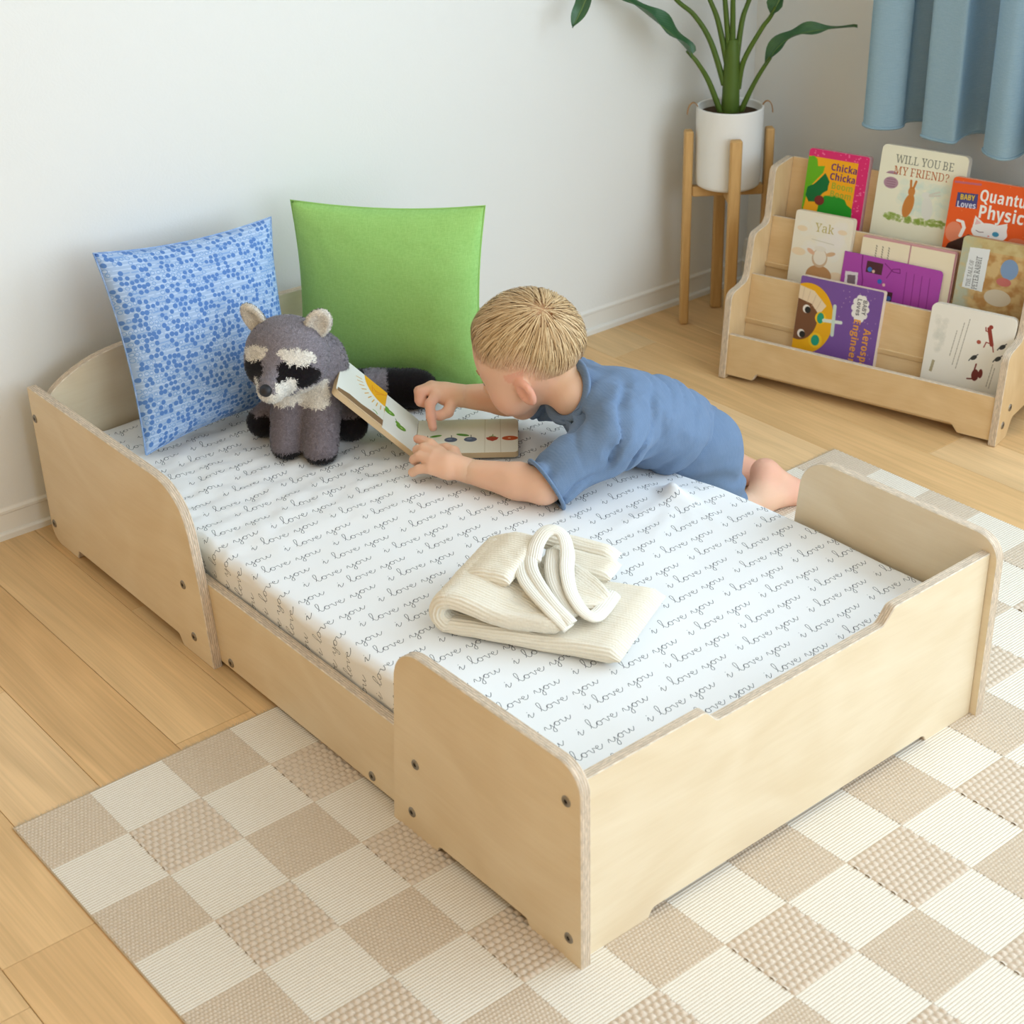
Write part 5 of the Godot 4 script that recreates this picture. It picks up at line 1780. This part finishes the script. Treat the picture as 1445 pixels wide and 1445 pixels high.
func make_person() -> void:
	var t := thing("person", "small child in blue shirt and shorts leaning over bed to read", "person")
	var skin := lin(238, 190, 160)
	var rosy := lin(232, 160, 138)
	var sm := std(Color.WHITE, 0.55, 0.35)
	sm.vertex_color_use_as_albedo = true
	sm.subsurf_scatter_enabled = true
	sm.subsurf_scatter_strength = 0.12
	# skeleton
	var hip := Vector3(0.800, 0.192, -0.648)
	var waist := Vector3(0.735, 0.238, -0.632)
	var chest := Vector3(0.660, 0.276, -0.645)
	var nape := Vector3(0.604, 0.312, -0.692)
	var lsh := Vector3(0.600, 0.276, -0.592)
	var rsh := Vector3(0.655, 0.288, -0.742)
	var lel := Vector3(0.482, 0.2190, -0.622)
	var lwr := Vector3(0.436, 0.2145, -0.742)
	var rel := Vector3(0.640, 0.236, -0.845)
	var rwr := Vector3(0.552, 0.250, -0.908)
	var hc := Vector3(0.577, 0.360, -0.770)
	var F := Vector3(-0.431, -0.440, -0.781).normalized()
	var S := Vector3(-0.86, -0.05, 0.51)
	S = (S - F * S.dot(F)).normalized()
	var U := F.cross(S).normalized()
	var hb := Basis(S, U, F)          # head axes: x = its left, y = up, z = out of the face
	var H := func(x: float, y: float, z: float) -> Vector3: return hc + hb * Vector3(x, y, z)
	var mb := MB.new()
	mb.use_col = true
	# trunk, arms and legs
	var f := Field.new()
	f.cone(hip, waist, 0.050, 0.052, 0.02)
	f.cone(waist, chest, 0.054, 0.056, 0.02)
	f.cone(lsh, rsh, 0.030, 0.030, 0.02)
	f.cone(nape, H.call(0.0, -0.045, -0.035), 0.036, 0.036, 0.02)
	f.cone(lsh, lel, 0.026, 0.0270, 0.012)
	f.cone(lel, lel.lerp(lwr, 0.35), 0.0270, 0.0285, 0.01)
	f.cone(lel.lerp(lwr, 0.35), lwr, 0.0285, 0.0200, 0.01)
	f.cone(rsh, rel, 0.027, 0.0265, 0.012)
	f.cone(rel, rel.lerp(rwr, 0.35), 0.0265, 0.0275, 0.01)
	f.cone(rel.lerp(rwr, 0.35), rwr, 0.0275, 0.0195, 0.01)
	var knees := [Vector3(0.806, 0.036, -0.600), Vector3(0.806, 0.036, -0.705)]
	var ankles := [Vector3(0.958, 0.027, -0.608), Vector3(0.955, 0.027, -0.712)]
	for k in 2:
		var hj := hip + Vector3(0.0, -0.015, 0.050 if k == 0 else -0.050)
		f.cone(hj, knees[k], 0.044, 0.034, 0.01)
		f.cone(knees[k], knees[k].lerp(ankles[k], 0.4), 0.033, 0.027, 0.008)
		f.cone(knees[k].lerp(ankles[k], 0.4), ankles[k], 0.027, 0.021, 0.008)
	f.build(mb, Vector3(0.40, 0.0, -1.0), Vector3(1.02, 0.42, -0.49), 0.0085, func(p): return skin)
	# feet: heel up, toes tucked on the floor
	for k in 2:
		var an: Vector3 = ankles[k]
		var g := Field.new()
		g.cone(knees[k].lerp(an, 0.75), an, 0.0225, 0.0215, 0.01)
		var heel := an + Vector3(0.036, 0.031, -0.024)
		var ball := an + Vector3(0.074, -0.006, 0.014)
		g.cone(an, heel, 0.0235, 0.0225, 0.012)
		g.cone(heel, ball, 0.0225, 0.0215, 0.014)
		g.cone(an, ball, 0.024, 0.0205, 0.012)
		for q in 5:
			var tb := ball + Vector3(0.004, -0.006, 0.018 - 0.010 * q)
			g.cone(tb, tb + Vector3(0.018 - 0.002 * q, -0.006 + 0.002 * q, 0.014), 0.0088 - 0.0007 * q, 0.0072 - 0.0006 * q, 0.003)
		g.build(mb, an - Vector3(0.06, 0.05, 0.06), an + Vector3(0.14, 0.08, 0.07), 0.0042, func(p):
			return skin.lerp(rosy, clampf(1.0 - minf(p.distance_to(heel), p.distance_to(ball)) / 0.05, 0, 1) * 0.8))
	# left hand holds the near corner of the book
	var lh := Field.new()
	var kn := [Vector3(0.4225, 0.2300, -0.8030), Vector3(0.4115, 0.2310, -0.7990), Vector3(0.4010, 0.2265, -0.7930), Vector3(0.3930, 0.2175, -0.7860)]
	var pc := Vector3(0.4170, 0.2215, -0.7720)
	lh.cone(lwr, pc, 0.0200, 0.0195, 0.012)
	for q in 4: lh.cone(pc + (kn[q] - kn[1]) * 0.4, kn[q], 0.0145, 0.0098, 0.008)
	finger(lh, [kn[0], Vector3(0.4240, 0.2345, -0.8270), Vector3(0.4230, 0.2340, -0.8460), Vector3(0.4215, 0.2330, -0.8590)], 0.0092, 0.0070)
	finger(lh, [kn[1], Vector3(0.4090, 0.2330, -0.8250), Vector3(0.4070, 0.2250, -0.8400), Vector3(0.4120, 0.2170, -0.8460)], 0.0094, 0.0072)
	finger(lh, [kn[2], Vector3(0.3955, 0.2260, -0.8190), Vector3(0.3930, 0.2165, -0.8310), Vector3(0.3990, 0.2085, -0.8350)], 0.0092, 0.0070)
	finger(lh, [kn[3], Vector3(0.3840, 0.2120, -0.8070), Vector3(0.3800, 0.2030, -0.8190), Vector3(0.3850, 0.1985, -0.8230)], 0.0080, 0.0062)
	finger(lh, [Vector3(0.4330, 0.2240, -0.7710), Vector3(0.4430, 0.2270, -0.7930), Vector3(0.4420, 0.2270, -0.8110), Vector3(0.4390, 0.2240, -0.8230)], 0.0105, 0.0075)
	lh.build(mb, Vector3(0.355, 0.18, -0.885), Vector3(0.475, 0.26, -0.72), 0.0026, func(p):
		return skin.lerp(rosy, clampf((-0.83 - p.z) / 0.03, 0, 1) * 0.5))
	# right hand points at the page
	var rh := Field.new()
	var kr := [Vector3(0.5140, 0.2560, -0.9290), Vector3(0.5180, 0.2620, -0.9420), Vector3(0.5230, 0.2610, -0.9530), Vector3(0.5290, 0.2550, -0.9600)]
	var pr := Vector3(0.5350, 0.2520, -0.9300)
	rh.cone(rwr, pr, 0.0195, 0.0190, 0.012)
	for q in 4: rh.cone(pr + (kr[q] - kr[1]) * 0.4, kr[q], 0.0140, 0.0098, 0.008)
	finger(rh, [kr[0], Vector3(0.4960, 0.2480, -0.9230), Vector3(0.4870, 0.2320, -0.9100), Vector3(0.4835, 0.2180, -0.9010)], 0.0095, 0.0070)
	finger(rh, [kr[1], Vector3(0.4970, 0.2590, -0.9490), Vector3(0.4930, 0.2460, -0.9440), Vector3(0.5050, 0.2390, -0.9350)], 0.0096, 0.0075)
	finger(rh, [kr[2], Vector3(0.5030, 0.2560, -0.9610), Vector3(0.4990, 0.2430, -0.9560), Vector3(0.5110, 0.2370, -0.9460)], 0.0094, 0.0072)
	finger(rh, [kr[3], Vector3(0.5120, 0.2480, -0.9680), Vector3(0.5080, 0.2370, -0.9630), Vector3(0.5180, 0.2320, -0.9540)], 0.0082, 0.0065)
	finger(rh, [Vector3(0.5330, 0.2440, -0.9120), Vector3(0.5190, 0.2320, -0.9060), Vector3(0.5060, 0.2290, -0.9090), Vector3(0.4970, 0.2300, -0.9150)], 0.0105, 0.0075)
	rh.build(mb, Vector3(0.46, 0.20, -0.985), Vector3(0.585, 0.285, -0.88), 0.0026, func(p):
		return skin.lerp(rosy, clampf((0.515 - p.x) / 0.03, 0, 1) * 0.5))
	# head: skull, cheeks, jaw, nose, ears
	var h := Field.new()
	h.egg(H.call(0, 0.018, -0.010), Vector3(0.0735, 0.0800, 0.0890), hb, 0.02)
	h.egg(H.call(0, -0.022, 0.022), Vector3(0.0590, 0.0600, 0.0560), hb, 0.03)
	for s in [-1.0, 1.0]:
		h.egg(H.call(s * 0.032, -0.046, 0.040), Vector3(0.031, 0.031, 0.030), hb, 0.02)
		h.egg(H.call(s * 0.0715, -0.034, -0.008), Vector3(0.0085, 0.0245, 0.0155), hb * Basis(Vector3.UP, -s * 0.30) * Basis(Vector3.RIGHT, 0.15), 0.004)
		h.dig(H.call(s * 0.0805, -0.033, -0.004), Vector3(0.0085, 0.0160, 0.0088), hb * Basis(Vector3.UP, -s * 0.30) * Basis(Vector3.RIGHT, 0.15), 0.004)
		h.dig(H.call(s * 0.030, -0.010, 0.086), Vector3(0.017, 0.010, 0.010), hb, 0.010)
	h.ball(H.call(0, -0.078, 0.050), 0.022, 0.025)
	h.cone(H.call(0, -0.012, 0.078), H.call(0, -0.033, 0.090), 0.008, 0.0105, 0.010)
	h.egg(H.call(0, -0.056, 0.071), Vector3(0.018, 0.006, 0.009), hb, 0.008)
	h.cone(H.call(0, -0.050, -0.030), nape, 0.040, 0.038, 0.02)
	var whorl: Vector3 = Vector3(0.026, 0.064, -0.074)
	var scalp := lin(206, 164, 120)
	var hairline := func(q: Vector3) -> float:
		# > 0 where hair grows (head coordinates)
		var thr := -0.008
		if q.z > 0.006: thr = lerpf(-0.008, 0.052, smoothstep(0.006, 0.078, q.z))
		elif q.z < -0.028: thr = lerpf(-0.008, -0.066, smoothstep(-0.028, -0.062, q.z))
		return q.y - thr
	h.build(mb, hc - Vector3(0.135, 0.135, 0.135), hc + Vector3(0.135, 0.135, 0.135), 0.0034, func(p):
		var q: Vector3 = hb.transposed() * (p - hc)
		if absf(q.x) > 0.070 and q.y < 0.002 and q.y > -0.07 and q.z > -0.032 and q.z < 0.014:
			return skin.lerp(lin(228, 146, 122), 0.5)
		var g: float = hairline.call(q)
		var c := skin.lerp(scalp, 0.9 * smoothstep(0.0, 0.055, g))
		var ch := Vector3(absf(q.x) - 0.042, q.y + 0.046, q.z - 0.052).length()
		return c.lerp(rosy, 0.45 * clampf(1.0 - ch / 0.04, 0, 1)))
	mb.smooth()
	part("body", mb.mesh(), sm, t)
	# eyes, brows and mouth
	for s in [-1.0, 1.0]:
		var eb := MB.new()
		eb.lathe([[0.0, -0.0085], [0.006, -0.006], [0.0085, 0.0], [0.006, 0.006], [0.0, 0.0085]], 16)
		var eo := part("eye", eb.mesh(), std(Color8(240, 238, 235), 0.2, 0.5), t, Transform3D(hb, H.call(s * 0.030, -0.012, 0.0655)))
		var ib := MB.new()
		ib.lathe([[0.0, 0.0], [0.0042, 0.0002], [0.0040, 0.001], [0.0, 0.0015]], 14)
		part("iris", ib.mesh(), std(Color8(70, 92, 116), 0.15, 0.6), eo, Transform3D(Basis(Vector3.RIGHT, PI * 0.5 + 0.35), Vector3(0, -0.002, 0.0078)))
		var lb := MB.new()
		lb.tube([H.call(s * 0.018, 0.008, 0.0790), H.call(s * 0.030, 0.012, 0.0760), H.call(s * 0.042, 0.008, 0.0690)], [0.0014, 0.0018, 0.0010], 6)
		part("eyebrow", lb.mesh(), std(Color8(196, 156, 112), 0.8, 0.2), t)
	# hair: combed outwards from the crown whorl in fine locks
	var hairm := std(Color.WHITE, 0.5, 0.35)
	hairm.vertex_color_use_as_albedo = true
	var rng := RandomNumberGenerator.new()
	rng.seed = 22
	var hm := MB.new()
	hm.use_col = true
	var nz := noise(6, 1.0, 2)
	var skull := Vector3(0.0735, 0.0800, 0.0890)
	var sc := Vector3(0, 0.018, -0.010)
	var wdir := ((whorl - sc) / skull).normalized()
	for q in 11000:
		# start on the unit sphere, then walk away from the whorl over the skull
		var d := Vector3(rng.randfn(), rng.randfn(), rng.randfn()).normalized()
		var from_w := acos(clampf(d.dot(wdir), -1, 1))
		if from_w > 2.1: continue
		var p0 := sc + d * skull
		var g0: float = hairline.call(p0)
		if g0 < rng.randf_range(0.0, 0.026): continue
		var axis := wdir.cross(d).normalized()
		var top := smoothstep(0.010, 0.066, g0)
		var len_ := lerpf(0.07, 0.46, top) * rng.randf_range(0.7, 1.2)
		len_ = minf(len_, (g0 + 0.004) / 0.075)
		var swirl := 0.5 * exp(-from_w * 2.0)
		axis = (axis + d * (swirl + 0.85 * nz.get_noise_3dv(d * 2.6))).normalized()
		var lift := lerpf(0.0, 0.0068, top) * rng.randf_range(0.4, 1.2)
		var tone := rng.randf() * 0.55 + 0.45 * (0.5 + 0.5 * nz.get_noise_3dv(d * 5.0 + Vector3(7, 0, 0)))
		var col := lin(178, 136, 88).lerp(lin(242, 214, 168), clampf(tone, 0, 1)).lerp(skin, (1.0 - top) * 0.55)
		var w := rng.randf_range(0.0005, 0.0011) * lerpf(0.6, 1.0, top)
		var j := hm.v.size()
		var segs := 5
		for k in segs + 1:
			var u := float(k) / segs
			var dd := d.rotated(axis, len_ * u)
			var nn: Vector3 = (dd / skull).normalized()
			var gl: float = hairline.call(sc + dd * skull)
			var near := smoothstep(-0.004, 0.055, gl)
			var pp: Vector3 = sc + dd * skull + nn * (0.0009 + lift * sin(PI * (0.25 + 0.6 * u)) * near)
			var cu_ := col.lerp(skin, 0.6 * (1.0 - near))
			var sd: Vector3 = (axis.cross(nn)).normalized().cross(nn) * w * (1.0 - 0.75 * u)
			hm.vert(hc + hb * (pp - sd), hb * nn, Vector2.ZERO, cu_)
			hm.vert(hc + hb * (pp + sd), hb * nn, Vector2.ZERO, cu_)
		for k in segs:
			var a := j + k * 2
			hm.itri(a, a + 1, a + 3); hm.itri(a, a + 3, a + 2)
	var ho := part("hair", hm.mesh(), hairm, t)
	ho.set_meta("label", "short blond hair with a crown whorl")
	# clothes
	var cn := noise(17, 1.0, 2)
	var cimg := paint(128, 128, func(x, y):
		var g := 0.5 + 0.3 * sin(TAU * x / 4.0) * sin(TAU * y / 4.0) + 0.35 * tileable(cn, x / 128.0, y / 128.0, 10.0, 1.5)
		return Color8(102, 124, 153).lerp(Color8(126, 146, 174), clampf(g, 0, 1)))
	var cm := textured(cimg, Vector2(9, 9), 0.9, 0.15)
	cm.uv1_triplanar = true
	cm.rim_enabled = true
	cm.rim = 0.2
	var axis := (nape - hip).normalized()
	var c := Field.new()
	c.cone(hip + axis * 0.005, waist, 0.0745, 0.0655, 0.03)
	c.cone(waist, chest, 0.0670, 0.0690, 0.03)
	for s in [0.030, -0.032]:
		c.cone(waist + Vector3(0, -0.006, s), chest + Vector3(0, -0.004, s * 1.2), 0.052, 0.053, 0.03)
	c.cone(lsh, rsh, 0.0485, 0.0470, 0.035)
	c.cone(chest, nape, 0.058, 0.0435, 0.03)
	# sleeves
	var lhem := lsh.lerp(lel, 0.90)
	c.cone(lsh, lhem, 0.0480, 0.0425, 0.02)
	var rhem := rsh.lerp(rel, 0.75)
	c.cone(rsh, rhem, 0.042, 0.040, 0.02)
	c.wrinkle = func(p: Vector3) -> float:
		var u := (p - hip).dot(axis)
		var v := p.z
		# folds gather round the back, the shoulder and the sleeve
		var a := 0.0085 * exp(-pow(sin(u * 62.0 + 3.0 * cn.get_noise_3dv(p * 5.0) + p.y * 14.0) / 0.33, 2.0)) * (0.35 + 0.65 * smoothstep(0.06, 0.20, u)) * clampf(0.75 + 1.2 * cn.get_noise_3dv(p * 4.5 + Vector3(3, 0, 0)), 0.0, 1.3)
		var q := p.distance_to(lsh)
		a += 0.0062 * exp(-pow(sin(q * 75.0 + 2.5 * cn.get_noise_3dv(p * 8.0)) / 0.33, 2.0)) * exp(-pow((q - 0.045) / 0.035, 2.0))
		return a + 0.0065 * cn.get_noise_3dv(p * 13.0)
	c.cuts.append([hip + axis * -0.035, -axis])
	var hemdir := (lel - lsh).normalized()
	var shirt := MB.new()
	c.build(shirt, Vector3(0.46, 0.13, -0.90), Vector3(0.94, 0.40, -0.48), 0.0044, func(p): return Color.WHITE)
	# trim the sleeve ends flat and drop what lies above the neckline
	cut_mesh(shirt, [[lhem + hemdir * 0.008, hemdir, 0.075], [rhem + (rel - rsh).normalized() * 0.008, (rel - rsh).normalized(), 0.07], [nape + axis * 0.012, axis, 0.060]])
	shirt.smooth()
	part("shirt", shirt.mesh(), cm, t)
	# rolled sleeve hem and collar
	var ring := MB.new()
	var side := hemdir.cross(Vector3.UP).normalized()
	var up2 := side.cross(hemdir)
	var rp := []
	for q in 25: rp.append(lhem + hemdir * 0.008 + (side * cos(TAU * q / 24.0) + up2 * sin(TAU * q / 24.0)) * 0.0425)
	ring.tube(rp, [0.0032], 8, 1.6, hemdir, false)
	part("sleeve_hem", ring.mesh(), cm, t)
	var col2 := MB.new()
	var cp := []
	var cs := axis.cross(Vector3.UP).normalized()
	var cu := cs.cross(axis)
	for q in 31: cp.append(nape + axis * (0.012 + 0.006 * sin(TAU * q / 30.0 + 0.8)) + (cs * cos(TAU * q / 30.0) + cu * sin(TAU * q / 30.0)) * 0.0455)
	col2.tube(cp, [0.0045], 8, 1.9, axis, false)
	part("collar", col2.mesh(), cm, t)
	# shorts
	var sh := Field.new()
	sh.cone(hip + Vector3(-0.02, 0.0, 0.028), hip + Vector3(0.012, -0.012, 0.030), 0.062, 0.064, 0.03)
	sh.cone(hip + Vector3(-0.02, 0.0, -0.028), hip + Vector3(0.012, -0.012, -0.030), 0.062, 0.064, 0.03)
	for k in 2:
		var hj := hip + Vector3(0.012, -0.02, 0.046 if k == 0 else -0.048)
		sh.cone(hj, knees[k] + Vector3(0.022, 0.035, 0), 0.060, 0.058, 0.02)
	sh.wrinkle = func(p: Vector3) -> float:
		return 0.0030 * sin(p.y * 150.0 + 4.0 * cn.get_noise_3dv(p * 8.0) + p.x * 30.0) * smoothstep(0.20, 0.12, p.y) + 0.003 * cn.get_noise_3dv(p * 16.0)
	sh.cuts.append([Vector3(0, 0.062, 0), Vector3(0, -1, 0)])
	var sb := MB.new()
	sh.build(sb, Vector3(0.70, 0.05, -0.80), Vector3(0.92, 0.29, -0.51), 0.0055, func(p): return Color.WHITE)
	sb.smooth()
	part("shorts", sb.mesh(), cm, t)

func cut_mesh(m: MB, planes: Array) -> void:
	# drops triangles beyond a plane [point, normal, reach] within reach of the point
	var keep := PackedInt32Array()
	var k := 0
	while k < m.idx.size():
		var c := (m.v[m.idx[k]] + m.v[m.idx[k + 1]] + m.v[m.idx[k + 2]]) / 3.0
		var out := false
		for p in planes:
			if c.distance_to(p[0]) < p[2] and (c - p[0]).dot(p[1]) > 0: out = true
		if not out:
			keep.append(m.idx[k]); keep.append(m.idx[k + 1]); keep.append(m.idx[k + 2])
		k += 3
	m.idx = keep
